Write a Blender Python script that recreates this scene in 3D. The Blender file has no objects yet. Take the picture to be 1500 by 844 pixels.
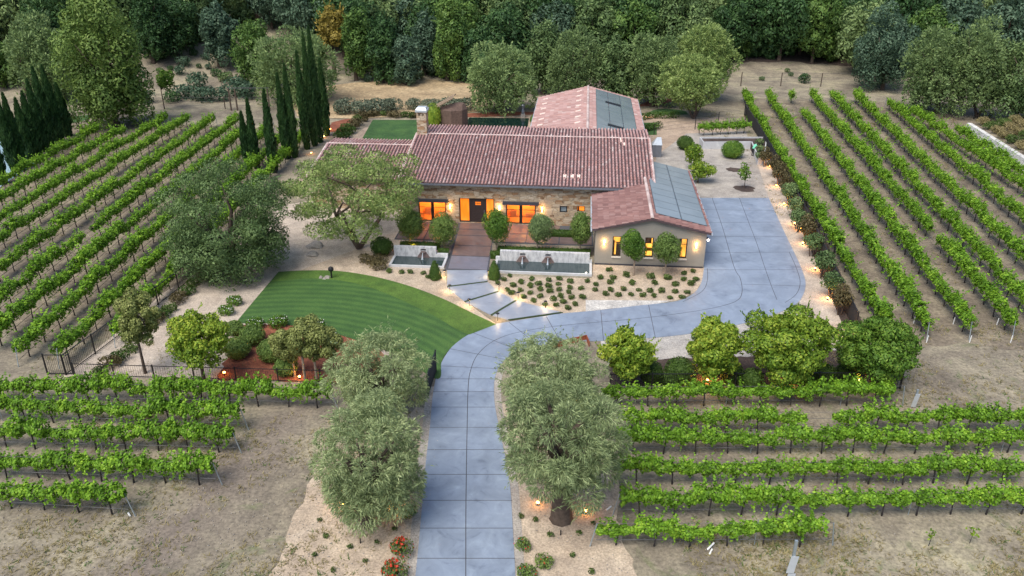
import bpy, bmesh, math, random
import numpy as np
from mathutils import Vector, Matrix

random.seed(7)
R = math.radians
scene = bpy.context.scene
col = scene.collection

# ------------------------------------------------------------------ camera
CAM_H, PITCH, FOC = 28.0, R(25.7), 1190.0      # focal length in pixels of the 1500 px wide photograph
cam = bpy.data.cameras.new('camera')
cam.sensor_width = 36.0
cam.lens = FOC / 1500 * 36
cam.clip_end = 2000
camo = bpy.data.objects.new('camera', cam)
camo.location = (0, 0, CAM_H)
camo.rotation_euler = (R(90) - PITCH, 0, 0)
col.objects.link(camo)
scene.camera = camo

# ------------------------------------------------------------------ sky, sun, exposure
SUN_EL, SUN_AZ = R(58), R(215)                 # azimuth clockwise from +Y: the light comes from behind and left of the camera
world = bpy.data.worlds.new('World')
scene.world = world
world.use_nodes = True
wn = world.node_tree
bg = wn.nodes['Background']
sky = wn.nodes.new('ShaderNodeTexSky')
sky.sky_type = 'NISHITA'
sky.sun_disc = False
sky.sun_elevation = SUN_EL
sky.sun_rotation = SUN_AZ
sky.air_density = 1.0
sky.dust_density = 1.5
wn.links.new(sky.outputs['Color'], bg.inputs['Color'])
bg.inputs['Strength'].default_value = 0.085
sun = bpy.data.lights.new('sun', 'SUN')
sun.energy = 2.1
sun.angle = R(40)
sun.color = (1.0, 0.93, 0.82)
suno = bpy.data.objects.new('sun', sun)
d = Vector((math.sin(SUN_AZ) * math.cos(SUN_EL), math.cos(SUN_AZ) * math.cos(SUN_EL), math.sin(SUN_EL)))
suno.rotation_euler = d.to_track_quat('Z', 'Y').to_euler()
suno.location = (0, 0, 80)
col.objects.link(suno)
vs = scene.view_settings
vs.view_transform = 'Standard'
vs.look = 'None'
vs.gamma = 1
vs.exposure = 0.98
scene.cycles.use_denoising = True
scene.cycles.max_bounces = 6
scene.cycles.transparent_max_bounces = 8

# ------------------------------------------------------------------ where a pixel of the photograph meets the ground
FW = np.array([0, math.cos(PITCH), -math.sin(PITCH)])
UP = np.array([0, math.sin(PITCH), math.cos(PITCH)])
RT = np.array([1.0, 0, 0])
CAMP = np.array([0, 0, CAM_H])


def hill(x, y):
    """height of the terrain: level plot, a wooded slope behind it"""
    edge = 133 + 7 * math.sin(x * 0.035 + 0.6) + 3 * math.sin(x * 0.11)
    if x < -25:
        edge -= min(16, (-25 - x) * 0.35)
    t = y - edge
    if t <= 0:
        return 0.0
    z = 0.0045 * t * t if t < 40 else 7.2 + 0.36 * (t - 40)
    return min(z, 90.0)


def ray(px, py):
    return FW + RT * (px - 750) / FOC - UP * (py - 422) / FOC


def G(px, py, z=None):
    d = ray(px, py)
    if z is not None:
        p = CAMP + d * ((z - CAM_H) / d[2])
        return Vector(p)
    t0 = 20.0
    t = t0
    while t < 420:
        p = CAMP + d * t
        if p[2] <= hill(p[0], p[1]):
            lo, hi = t - 1.0, t
            for _ in range(18):
                m = (lo + hi) / 2
                q = CAMP + d * m
                if q[2] <= hill(q[0], q[1]):
                    hi = m
                else:
                    lo = m
            q = CAMP + d * hi
            return Vector((q[0], q[1], hill(q[0], q[1])))
        t += 1.0
    p = CAMP + d * 250
    return Vector((p[0], p[1], hill(p[0], p[1])))


def W(px, py, Y):
    d = ray(px, py)
    return Vector(CAMP + d * (Y / d[1]))


def proj(p):
    q = np.array(p) - CAMP
    z = q @ FW
    return 750 + FOC * (q @ RT) / z, 422 - FOC * (q @ UP) / z


# the house stands turned five degrees
TH = R(-5)
O = G(690, 327)
UX = Vector((math.cos(TH), math.sin(TH), 0))
VX = Vector((-math.sin(TH), math.cos(TH), 0))


def H(u, v, z=0.0):
    return O + UX * u + VX * v + Vector((0, 0, z))


# ------------------------------------------------------------------ object helpers
def link(o, parent=None):
    col.objects.link(o)
    if parent is not None:
        o.parent = parent
    return o


def tag(o, label=None, cat=None, group=None, kind=None):
    if label: o['label'] = label
    if cat: o['category'] = cat
    if group: o['group'] = group
    if kind: o['kind'] = kind
    return o


def thing(name, label, cat, loc=(0, 0, 0), rz=0.0, group=None, scale=None):
    o = bpy.data.objects.new(name, None)
    o.empty_display_size = 0.3
    o.location = loc
    o.rotation_euler = (0, 0, rz)
    if scale is not None:
        o.scale = scale if not isinstance(scale, (int, float)) else (scale,) * 3
    link(o)
    return tag(o, label, cat, group)


def mesh_np(name, V, F, mats, midx=None, smooth=False):
    """V (n,3), F (m,4) quads, or a list of faces"""
    me = bpy.data.meshes.new(name)
    if isinstance(F, np.ndarray):
        n, m, k = len(V), len(F), F.shape[1]
        me.vertices.add(n)
        me.vertices.foreach_set('co', np.asarray(V, dtype=np.float32).ravel())
        me.loops.add(m * k)
        me.loops.foreach_set('vertex_index', F.astype(np.int32).ravel())
        me.polygons.add(m)
        me.polygons.foreach_set('loop_start', np.arange(0, m * k, k, dtype=np.int32))
        me.polygons.foreach_set('loop_total', np.full(m, k, dtype=np.int32))
        me.update(calc_edges=True)
    else:
        me.from_pydata([tuple(v) for v in V], [], F)
    if not isinstance(mats, (list, tuple)):
        mats = [mats]
    for m_ in mats:
        me.materials.append(m_)
    if midx is not None:
        me.polygons.foreach_set('material_index', np.asarray(midx, dtype=np.int32))
    if smooth:
        me.polygons.foreach_set('use_smooth', np.ones(len(me.polygons), dtype=bool))
    me.update()
    return me


def obj(name, me, parent=None, loc=None, rz=None):
    o = bpy.data.objects.new(name, me)
    if loc is not None: o.location = loc
    if rz is not None: o.rotation_euler = (0, 0, rz)
    return link(o, parent)


def dup(root, loc, rz=0.0, scale=None, label=None, group=None):
    r = root.copy()
    link(r)
    r.location = loc
    r.rotation_euler = (0, 0, rz)
    if scale is not None:
        r.scale = scale if not isinstance(scale, (int, float)) else (scale,) * 3
    if label: r['label'] = label
    if group: r['group'] = group
    for ch in list(root.children):
        c = ch.copy()
        link(c, r)
        for g in list(ch.children):
            e = g.copy()
            link(e, c)
    return r


class MB:
    """collects shapes into one mesh"""

    def __init__(s):
        s.v, s.f, s.m = [], [], []

    def add(s, vs_, fs, m=0):
        b = len(s.v)
        s.v += [tuple(v) for v in vs_]
        for f in fs:
            s.f.append([i + b for i in f])
            s.m.append(m)
        return s

    def box(s, x0, x1, y0, y1, z0, z1, m=0):
        vs_ = [(x0, y0, z0), (x1, y0, z0), (x1, y1, z0), (x0, y1, z0), (x0, y0, z1), (x1, y0, z1), (x1, y1, z1), (x0, y1, z1)]
        return s.add(vs_, [(0, 3, 2, 1), (4, 5, 6, 7), (0, 1, 5, 4), (1, 2, 6, 5), (2, 3, 7, 6), (3, 0, 4, 7)], m)

    def hexa(s, bot, top, m=0):
        """two rings of equal length"""
        n = len(bot)
        fs = [tuple(range(n - 1, -1, -1)), tuple(range(n, 2 * n))]
        fs += [(i, (i + 1) % n, n + (i + 1) % n, n + i) for i in range(n)]
        return s.add(list(bot) + list(top), fs, m)

    def prism(s, poly, z0, z1, m=0):
        return s.hexa([(p[0], p[1], z0) for p in poly], [(p[0], p[1], z1) for p in poly], m)

    def quad(s, a, b, c, d_, m=0):
        return s.add([a, b, c, d_], [(0, 1, 2, 3)], m)

    def tube(s, pts, radii, n=6, m=0, cap=True):
        pts = [Vector(p) for p in pts]
        if isinstance(radii, (int, float)):
            radii = [radii] * len(pts)
        rings = []
        for i, p in enumerate(pts):
            t = (pts[min(i + 1, len(pts) - 1)] - pts[max(i - 1, 0)])
            if t.length < 1e-6: t = Vector((0, 0, 1))
            t.normalize()
            a = Vector((1, 0, 0)) if abs(t.x) < 0.8 else Vector((0, 1, 0))
            u = t.cross(a).normalized()
            w = t.cross(u)
            rings.append([p + (u * math.cos(2 * math.pi * k / n) + w * math.sin(2 * math.pi * k / n)) * radii[i] for k in range(n)])
        vs_ = [v for r in rings for v in r]
        fs = []
        for i in range(len(rings) - 1):
            for k in range(n):
                fs.append((i * n + k, i * n + (k + 1) % n, (i + 1) * n + (k + 1) % n, (i + 1) * n + k))
        if cap:
            fs.append(tuple(range(n - 1, -1, -1)))
            fs.append(tuple(range((len(rings) - 1) * n, len(rings) * n)))
        return s.add(vs_, fs, m)

    def lathe(s, c, prof, n=12, m=0):
        """profile of (radius, z) about the vertical through c"""
        vs_ = []
        for r, z in prof:
            for k in range(n):
                a = 2 * math.pi * k / n
                vs_.append((c[0] + r * math.cos(a), c[1] + r * math.sin(a), c[2] + z))
        fs = []
        for i in range(len(prof) - 1):
            for k in range(n):
                fs.append((i * n + k, i * n + (k + 1) % n, (i + 1) * n + (k + 1) % n, (i + 1) * n + k))
        fs.append(tuple(range(n - 1, -1, -1)))
        fs.append(tuple(range((len(prof) - 1) * n, len(prof) * n)))
        return s.add(vs_, fs, m)

    def build(s, name, mats, parent=None, loc=None, rz=None, smooth=False):
        return obj(name, mesh_np(name, s.v, s.f, mats, s.m, smooth), parent, loc, rz)


# ------------------------------------------------------------------ materials
def nodes(name):
    m = bpy.data.materials.new(name)
    m.use_nodes = True
    nt = m.node_tree
    return m, nt, nt.nodes['Principled BSDF'], nt.nodes, nt.links


def ramp(ns, stops, interp='LINEAR'):
    r = ns.new('ShaderNodeValToRGB')
    r.color_ramp.interpolation = interp
    el = r.color_ramp.elements
    while len(el) < len(stops): el.new(0.5)
    for e, (p, c) in zip(el, stops):
        e.position = p
        e.color = (c[0], c[1], c[2], 1)
    return r


def noise(ns, ls, scale, detail=4, rough=0.6, vec=None, dist=0.0):
    n = ns.new('ShaderNodeTexNoise')
    n.inputs['Scale'].default_value = scale
    n.inputs['Detail'].default_value = detail
    n.inputs['Roughness'].default_value = rough
    n.inputs['Distortion'].default_value = dist
    if vec is not None: ls.new(vec, n.inputs['Vector'])
    return n


def mixc(ns, ls, fac, a, b, blend='MIX'):
    x = ns.new('ShaderNodeMix')
    x.data_type = 'RGBA'
    x.blend_type = blend
    if isinstance(fac, (int, float)): x.inputs[0].default_value = fac
    else: ls.new(fac, x.inputs[0])
    for v, i in ((a, 6), (b, 7)):
        if isinstance(v, tuple): x.inputs[i].default_value = (*v[:3], 1)
        else: ls.new(v, x.inputs[i])
    return x.outputs[2]


def bump(ns, ls, bsdf, height, strength=0.3, dist=0.05):
    b = ns.new('ShaderNodeBump')
    b.inputs['Strength'].default_value = strength
    b.inputs['Distance'].default_value = dist
    ls.new(height, b.inputs['Height'])
    ls.new(b.outputs['Normal'], bsdf.inputs['Normal'])


def plain(name, c, rough=0.6, metal=0.0, var=0.12, scale=3.0, bmp=0.0):
    m, nt, b, ns, ls = nodes(name)
    co = ns.new('ShaderNodeTexCoord')
    n = noise(ns, ls, scale, 5, 0.65, co.outputs['Object'])
    r = ramp(ns, [(0.3, tuple(x * (1 - var) for x in c)), (0.7, tuple(min(1, x * (1 + var)) for x in c))])
    ls.new(n.outputs['Fac'], r.inputs['Fac'])
    ls.new(r.outputs['Color'], b.inputs['Base Color'])
    b.inputs['Roughness'].default_value = rough
    b.inputs['Metallic'].default_value = metal
    if bmp: bump(ns, ls, b, n.outputs['Fac'], bmp, 0.03)
    return m


def emit(name, c, s):
    m, nt, b, ns, ls = nodes(name)
    b.inputs['Base Color'].default_value = (*c, 1)
    b.inputs['Emission Color'].default_value = (*c, 1)
    b.inputs['Emission Strength'].default_value = s
    return m


def soil(name, stops, big=0.12, fine=6.0, rough=0.95, mix2=None, bmp=0.5):
    """earth-like ground: broad patches, middling blotches, fine grain"""
    m, nt, b, ns, ls = nodes(name)
    co = ns.new('ShaderNodeTexCoord').outputs['Object']
    n1 = noise(ns, ls, big, 6, 0.62, co, 0.6)
    n2 = noise(ns, ls, fine, 5, 0.7, co)
    r = ramp(ns, stops)
    ls.new(n1.outputs['Fac'], r.inputs['Fac'])
    c = r.outputs['Color']
    if mix2:
        n3 = noise(ns, ls, mix2[0], 5, 0.7, co, 1.0)
        r3 = ramp(ns, [(mix2[1], (0, 0, 0)), (mix2[2], (1, 1, 1))])
        ls.new(n3.outputs['Fac'], r3.inputs['Fac'])
        c = mixc(ns, ls, r3.outputs['Color'], c, mix2[3])
    if name == 'dry_dirt':
        # a worn vehicle track across the near plot
        p0, p1 = G(440, 590), G(190, 860)
        dd = (p1 - p0).normalized()
        vm = ns.new('ShaderNodeVectorMath'); vm.operation = 'SUBTRACT'
        ls.new(co, vm.inputs[0]); vm.inputs[1].default_value = (p0.x, p0.y, 0)
        dt = ns.new('ShaderNodeVectorMath'); dt.operation = 'DOT_PRODUCT'
        ls.new(vm.outputs[0], dt.inputs[0]); dt.inputs[1].default_value = (-dd.y, dd.x, 0)
        nz = noise(ns, ls, 0.35, 5, 0.6, co)
        ad = ns.new('ShaderNodeMath'); ad.operation = 'MULTIPLY_ADD'
        ls.new(nz.outputs['Fac'], ad.inputs[0]); ad.inputs[1].default_value = 5.0
        ls.new(dt.outputs['Value'], ad.inputs[2])
        sb = ns.new('ShaderNodeMath'); sb.operation = 'SUBTRACT'; ls.new(ad.outputs[0], sb.inputs[0]); sb.inputs[1].default_value = 2.5
        ab = ns.new('ShaderNodeMath'); ab.operation = 'ABSOLUTE'; ls.new(sb.outputs[0], ab.inputs[0])
        dv = ns.new('ShaderNodeMath'); dv.operation = 'DIVIDE'; ls.new(ab.outputs[0], dv.inputs[0]); dv.inputs[1].default_value = 3.0
        rt_ = ramp(ns, [(0.1, (0.75, 0.75, 0.75)), (1.0, (0, 0, 0))])
        ls.new(dv.outputs[0], rt_.inputs['Fac'])
        c = mixc(ns, ls, rt_.outputs['Color'], c, (0.185, 0.152, 0.13))
    rf = ramp(ns, [(0.3, (0.55, 0.55, 0.55)), (0.7, (1.35, 1.35, 1.35))])
    ls.new(n2.outputs['Fac'], rf.inputs['Fac'])
    c = mixc(ns, ls, 1.0, c, rf.outputs['Color'], 'MULTIPLY')
    n4 = noise(ns, ls, 0.9, 6, 0.75, co, 0.4)
    r4 = ramp(ns, [(0.3, (0.72, 0.72, 0.73)), (0.7, (1.25, 1.24, 1.2))])
    ls.new(n4.outputs['Fac'], r4.inputs['Fac'])
    c = mixc(ns, ls, 1.0, c, r4.outputs['Color'], 'MULTIPLY')
    ls.new(c, b.inputs['Base Color'])
    b.inputs['Roughness'].default_value = rough
    bump(ns, ls, b, n2.outputs['Fac'], bmp, 0.08)
    return m


def leaf(name, stops, clump=0.5, trans=0.25, spread=0.5):
    """leaves: tone differs from leaf to leaf, from clump to clump and from plant to plant"""
    m, nt, b, ns, ls = nodes(name)
    co = ns.new('ShaderNodeTexCoord').outputs['Object']
    geo = ns.new('ShaderNodeNewGeometry')
    oi = ns.new('ShaderNodeObjectInfo')
    n = noise(ns, ls, clump, 3, 0.6, co)
    a = ns.new('ShaderNodeMath'); a.operation = 'MULTIPLY_ADD'
    ls.new(geo.outputs['Random Per Island'], a.inputs[0]); a.inputs[1].default_value = spread; a.inputs[2].default_value = -spread / 2
    a2 = ns.new('ShaderNodeMath'); a2.operation = 'ADD'
    ls.new(a.outputs[0], a2.inputs[0]); ls.new(n.outputs['Fac'], a2.inputs[1])
    a3 = ns.new('ShaderNodeMath'); a3.operation = 'MULTIPLY_ADD'
    ls.new(oi.outputs['Random'], a3.inputs[0]); a3.inputs[1].default_value = 0.16; ls.new(a2.outputs[0], a3.inputs[2])
    r = ramp(ns, stops)
    ls.new(a3.outputs[0], r.inputs['Fac'])
    ls.new(r.outputs['Color'], b.inputs['Base Color'])
    b.inputs['Roughness'].default_value = 0.55
    b.inputs['Specular IOR Level'].default_value = 0.25
    t = ns.new('ShaderNodeBsdfTranslucent')
    ls.new(r.outputs['Color'], t.inputs['Color'])
    mx = ns.new('ShaderNodeMixShader')
    mx.inputs[0].default_value = trans
    out = ns['Material Output']
    ls.new(b.outputs[0], mx.inputs[1]); ls.new(t.outputs[0], mx.inputs[2]); ls.new(mx.outputs[0], out.inputs['Surface'])
    return m


M = {}
M['dirt'] = soil('dry_dirt', [(0.30, (0.14, 0.118, 0.092)), (0.45, (0.215, 0.185, 0.142)), (0.55, (0.285, 0.25, 0.185)), (0.66, (0.37, 0.33, 0.225))], 0.16, 5.0,
                 mix2=(0.45, 0.57, 0.72, (0.155, 0.175, 0.085)))
M['vine_dirt'] = soil('vineyard_dirt', [(0.32, (0.14, 0.115, 0.088)), (0.5, (0.205, 0.17, 0.128)), (0.66, (0.29, 0.25, 0.18))], 0.35, 4.0,
                      mix2=(0.3, 0.60, 0.75, (0.15, 0.14, 0.08)))
M['track'] = soil('bare_track', [(0.3, (0.16, 0.12, 0.105)), (0.5, (0.21, 0.165, 0.14)), (0.7, (0.28, 0.225, 0.185))], 0.5, 5.0)
M['golden'] = soil('golden_field', [(0.3, (0.27, 0.20, 0.12)), (0.5, (0.40, 0.30, 0.18)), (0.7, (0.50, 0.39, 0.24))], 0.2, 2.5)
M['sand'] = soil('pale_sand', [(0.3, (0.37, 0.295, 0.225)), (0.5, (0.45, 0.365, 0.28)), (0.7, (0.53, 0.44, 0.345))], 0.5, 9.0, bmp=0.3)
M['path'] = soil('pale_granite_path', [(0.3, (0.39, 0.325, 0.27)), (0.5, (0.47, 0.40, 0.335)), (0.7, (0.54, 0.47, 0.40))], 0.3, 9.0, bmp=0.25)
M['gravel'] = soil('grey_gravel', [(0.3, (0.30, 0.27, 0.245)), (0.5, (0.37, 0.34, 0.31)), (0.7, (0.45, 0.415, 0.38))], 0.35, 12.0, bmp=0.6)
M['white_gravel'] = soil('white_gravel', [(0.3, (0.46, 0.44, 0.42)), (0.7, (0.62, 0.60, 0.57))], 0.8, 7.0, bmp=0.8)
M['apron'] = soil('pale_gravel', [(0.3, (0.36, 0.34, 0.32)), (0.7, (0.47, 0.45, 0.43))], 0.8, 9.0, bmp=0.7)
M['mulch'] = soil('red_mulch', [(0.3, (0.15, 0.045, 0.028)), (0.5, (0.23, 0.075, 0.042)), (0.7, (0.32, 0.12, 0.065))], 1.2, 7.0, bmp=0.9)
M['dark_mulch'] = soil('dark_mulch', [(0.3, (0.045, 0.032, 0.028)), (0.7, (0.10, 0.07, 0.058))], 1.0, 8.0, bmp=0.9)
M['rear_path'] = soil('rear_path', [(0.3, (0.33, 0.25, 0.19)), (0.7, (0.46, 0.36, 0.28))], 0.3, 6.0, bmp=0.3)
M['turf'] = soil('mown_turf', [(0.3, (0.030, 0.085, 0.022)), (0.5, (0.045, 0.115, 0.028)), (0.7, (0.07, 0.15, 0.035))], 0.4, 9.0, bmp=0.7)


def concrete(name, c, rough=0.5, tint=0.16, big=0.3):
    m, nt, b, ns, ls = nodes(name)
    co = ns.new('ShaderNodeTexCoord').outputs['Object']
    n1 = noise(ns, ls, big, 6, 0.65, co, 1.2)
    n2 = noise(ns, ls, 0.9, 8, 0.68, co, 1.4)
    n3 = noise(ns, ls, 30, 3, 0.7, co)
    r = ramp(ns, [(0.3, tuple(x * (1 - tint) for x in c)), (0.5, c), (0.7, tuple(x * (1 + tint) for x in c))])
    ls.new(n1.outputs['Fac'], r.inputs['Fac'])
    r2 = ramp(ns, [(0.28, (0.60, 0.60, 0.62)), (0.42, (0.93, 0.93, 0.94)), (0.55, (1, 1, 1)), (0.72, (1.2, 1.2, 1.17))])
    ls.new(n2.outputs['Fac'], r2.inputs['Fac'])
    x = mixc(ns, ls, 1.0, r.outputs['Color'], r2.outputs['Color'], 'MULTIPLY')
    ls.new(x, b.inputs['Base Color'])
    rr = ramp(ns, [(0.3, (rough - 0.12,) * 3), (0.7, (rough + 0.12,) * 3)])
    ls.new(n2.outputs['Fac'], rr.inputs['Fac'])
    ls.new(rr.outputs['Color'], b.inputs['Roughness'])
    bump(ns, ls, b, n3.outputs['Fac'], 0.08, 0.01)
    return m


M['drive'] = concrete('grey_concrete', (0.235, 0.285, 0.37), 0.42, 0.2)
M['joint'] = plain('dark_joint', (0.07, 0.075, 0.09), 0.9)
M['walk'] = concrete('walk_concrete', (0.26, 0.295, 0.365), 0.5, 0.1)
M['paver'] = concrete('brown_paver', (0.145, 0.105, 0.10), 0.45, 0.22, 0.8)
M['paver_sky'] = concrete('sky_tint_paver', (0.165, 0.165, 0.205), 0.45, 0.15, 0.8)  # path paver with the sky's bluish reflection put into its colour
M['gap_grass'] = plain('gap_grass', (0.028, 0.05, 0.018), 0.9, var=0.4, scale=6)
M['curb'] = concrete('pale_concrete', (0.50, 0.51, 0.53), 0.7, 0.1)


def pond_wall_mat():
    m, nt, b, ns, ls = nodes('stained_concrete')
    co = ns.new('ShaderNodeTexCoord').outputs['Object']
    mp = ns.new('ShaderNodeMapping')
    mp.inputs['Scale'].default_value = (2.2, 1, 0.7)
    ls.new(co, mp.inputs['Vector'])
    n = noise(ns, ls, 2.0, 6, 0.7, mp.outputs['Vector'])
    r = ramp(ns, [(0.35, (0.30, 0.31, 0.33)), (0.5, (0.50, 0.51, 0.53)), (0.65, (0.62, 0.63, 0.64))])
    ls.new(n.outputs['Fac'], r.inputs['Fac'])
    ls.new(r.outputs['Color'], b.inputs['Base Color'])
    b.inputs['Roughness'].default_value = 0.8
    return m


M['pond_wall'] = pond_wall_mat()


def stone_mat(name='stacked_stone', sc=(1.7, 1.7, 4.6)):
    m, nt, b, ns, ls = nodes(name)
    co = ns.new('ShaderNodeTexCoord').outputs['Object']
    n0 = noise(ns, ls, 1.3, 2, 0.5, co)
    off = mixc(ns, ls, 0.06, co, n0.outputs['Color'], 'LINEAR_LIGHT')
    mp = ns.new('ShaderNodeMapping')
    mp.inputs['Scale'].default_value = sc
    ls.new(off, mp.inputs['Vector'])
    v = ns.new('ShaderNodeTexVoronoi'); v.distance = 'CHEBYCHEV'; v.inputs['Scale'].default_value = 1.0
    v.inputs['Randomness'].default_value = 0.85
    ls.new(mp.outputs['Vector'], v.inputs['Vector'])
    s = ns.new('ShaderNodeSeparateColor'); ls.new(v.outputs['Color'], s.inputs[0])
    r = ramp(ns, [(0.0, (0.20, 0.135, 0.085)), (0.12, (0.33, 0.19, 0.10)), (0.25, (0.42, 0.31, 0.20)), (0.45, (0.50, 0.40, 0.28)), (0.65, (0.36, 0.28, 0.20)), (0.82, (0.56, 0.47, 0.35)), (1.0, (0.44, 0.35, 0.26))])
    ls.new(s.outputs[0], r.inputs['Fac'])
    ve = ns.new('ShaderNodeTexVoronoi'); ve.feature = 'DISTANCE_TO_EDGE'; ve.inputs['Scale'].default_value = 1.0; ve.inputs['Randomness'].default_value = 0.85
    ls.new(mp.outputs['Vector'], ve.inputs['Vector'])
    e = ramp(ns, [(0.0, (0.55, 0.55, 0.55)), (0.07, (1, 1, 1))])
    ls.new(ve.outputs['Distance'], e.inputs['Fac'])
    nf = noise(ns, ls, 9, 4, 0.7, co)
    rf = ramp(ns, [(0.3, (0.75,) * 3), (0.7, (1.2,) * 3)])
    ls.new(nf.outputs['Fac'], rf.inputs['Fac'])
    c = mixc(ns, ls, 1.0, r.outputs['Color'], e.outputs['Color'], 'MULTIPLY')
    c = mixc(ns, ls, 1.0, c, rf.outputs['Color'], 'MULTIPLY')
    ls.new(c, b.inputs['Base Color'])
    b.inputs['Roughness'].default_value = 0.9
    bump(ns, ls, b, e.outputs['Color'], 0.6, 0.04)
    return m


M['stone'] = stone_mat()
M['render'] = plain('taupe_render', (0.27, 0.255, 0.225), 0.9, var=0.07, scale=1.2)


def tile_mat(name, stops):
    m, nt, b, ns, ls = nodes(name)
    co = ns.new('ShaderNodeTexCoord').outputs['Object']
    geo = ns.new('ShaderNodeNewGeometry')
    r = ramp(ns, stops)
    ls.new(geo.outputs['Random Per Island'], r.inputs['Fac'])
    n = noise(ns, ls, 0.7, 6, 0.7, co)
    rf = ramp(ns, [(0.3, (0.84, 0.83, 0.84)), (0.7, (1.12, 1.12, 1.12))])
    ls.new(n.outputs['Fac'], rf.inputs['Fac'])
    c = mixc(ns, ls, 1.0, r.outputs['Color'], rf.outputs['Color'], 'MULTIPLY')
    ls.new(c, b.inputs['Base Color'])
    b.inputs['Roughness'].default_value = 0.62
    return m


M['tile'] = tile_mat('clay_tile', [(0.0, (0.34, 0.19, 0.175)), (0.3, (0.43, 0.26, 0.24)), (0.6, (0.49, 0.315, 0.295)), (0.85, (0.43, 0.23, 0.20)), (1.0, (0.57, 0.45, 0.42))])
M['tile_red'] = tile_mat('red_clay_tile', [(0.0, (0.19, 0.092, 0.085)), (0.35, (0.23, 0.115, 0.105)), (0.7, (0.27, 0.14, 0.125)), (1.0, (0.32, 0.19, 0.175))])
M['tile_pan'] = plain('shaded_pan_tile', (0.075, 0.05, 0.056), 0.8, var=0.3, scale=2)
M['tile_cap'] = tile_mat('pale_cap_tile', [(0.0, (0.45, 0.34, 0.32)), (0.5, (0.58, 0.46, 0.43)), (1.0, (0.66, 0.57, 0.54))])
M['tile_pale'] = plain('pale_vent_tile', (0.78, 0.62, 0.54), 0.7)
M['gutter'] = plain('grey_gutter', (0.20, 0.22, 0.26), 0.4, 0.4)
M['flashing'] = plain('pale_flashing', (0.55, 0.60, 0.65), 0.35, 0.3)
M['black'] = plain('black_metal', (0.022, 0.022, 0.025), 0.45, 0.3)
M['darkwood'] = plain('dark_door_wood', (0.035, 0.024, 0.024), 0.5, var=0.3, scale=8)
M['beam'] = plain('charcoal_beam', (0.05, 0.052, 0.065), 0.6)
M['cream'] = plain('cream_limestone', (0.6, 0.57, 0.52), 0.8)


def solar_mat():
    m, nt, b, ns, ls = nodes('solar_glass')
    co = ns.new('ShaderNodeTexCoord').outputs['Object']
    n = noise(ns, ls, 0.35, 4, 0.6, co, 0.5)
    r = ramp(ns, [(0.35, (0.19, 0.235, 0.265)), (0.65, (0.245, 0.295, 0.33))])
    ls.new(n.outputs['Fac'], r.inputs['Fac'])
    ls.new(r.outputs['Color'], b.inputs['Base Color'])
    b.inputs['Roughness'].default_value = 0.22
    b.inputs['Specular IOR Level'].default_value = 0.9
    b.inputs['Coat Weight'].default_value = 0.5
    b.inputs['Coat Roughness'].default_value = 0.15
    return m


M['solar'] = solar_mat()
M['solar_line'] = plain('solar_seam', (0.10, 0.12, 0.14), 0.4, 0.5)


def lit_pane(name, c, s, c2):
    """a lit blind or room wall behind the glass, glowing by its own emission"""
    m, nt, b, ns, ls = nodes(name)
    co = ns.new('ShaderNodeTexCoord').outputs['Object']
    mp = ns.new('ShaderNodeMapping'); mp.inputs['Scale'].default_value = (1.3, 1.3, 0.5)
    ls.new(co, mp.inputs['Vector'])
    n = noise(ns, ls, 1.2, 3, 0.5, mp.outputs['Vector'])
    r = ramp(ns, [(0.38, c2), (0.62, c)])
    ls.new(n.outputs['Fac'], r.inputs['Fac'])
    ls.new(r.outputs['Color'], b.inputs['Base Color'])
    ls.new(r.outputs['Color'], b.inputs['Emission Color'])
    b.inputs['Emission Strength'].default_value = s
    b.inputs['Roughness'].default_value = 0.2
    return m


M['amber'] = lit_pane('amber_lit_pane', (0.95, 0.26, 0.025), 0.48, (0.80, 0.18, 0.010))
M['room'] = lit_pane('glowing_room_wall', (1.0, 0.50, 0.08), 1.0, (0.65, 0.25, 0.03))  # room light given as emission: the back wall itself glows
M['room_wall'] = plain('warm_plaster', (0.75, 0.42, 0.14), 0.9)
M['shed_floor'] = plain('oak_floor', (0.30, 0.16, 0.07), 0.5)
M['lamp'] = emit('lamp_glow', (1.0, 0.62, 0.22), 14.0)
M['lamp_white'] = emit('white_lamp_glow', (1.0, 0.85, 0.75), 9.0)
M['lamp_orange'] = emit('orange_lamp_glow', (1.0, 0.42, 0.08), 14.0)


def glass_mat():
    m, nt, b, ns, ls = nodes('window_glass')
    tr = ns.new('ShaderNodeBsdfTransparent')
    gl = ns.new('ShaderNodeBsdfGlossy'); gl.inputs['Roughness'].default_value = 0.03
    fr = ns.new('ShaderNodeFresnel')
    mx = ns.new('ShaderNodeMixShader')
    ls.new(fr.outputs[0], mx.inputs[0]); ls.new(tr.outputs[0], mx.inputs[1]); ls.new(gl.outputs[0], mx.inputs[2])
    ls.new(mx.outputs[0], ns['Material Output'].inputs['Surface'])
    return m


M['glass'] = glass_mat()


def water_mat(name, c, rough=0.06):
    m, nt, b, ns, ls = nodes(name)
    co = ns.new('ShaderNodeTexCoord').outputs['Object']
    n = noise(ns, ls, 3.0, 4, 0.6, co)
    b.inputs['Base Color'].default_value = (*c, 1)
    b.inputs['Roughness'].default_value = rough
    b.inputs['Specular IOR Level'].default_value = 0.6
    bump(ns, ls, b, n.outputs['Fac'], 0.06, 0.05)
    return m


M['water'] = water_mat('dark_pond_water', (0.035, 0.055, 0.06))
M['pool_water'] = water_mat('green_pool_water', (0.006, 0.022, 0.020))
M['blue_water'] = water_mat('pale_pool_water', (0.35, 0.5, 0.6), 0.1)


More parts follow.
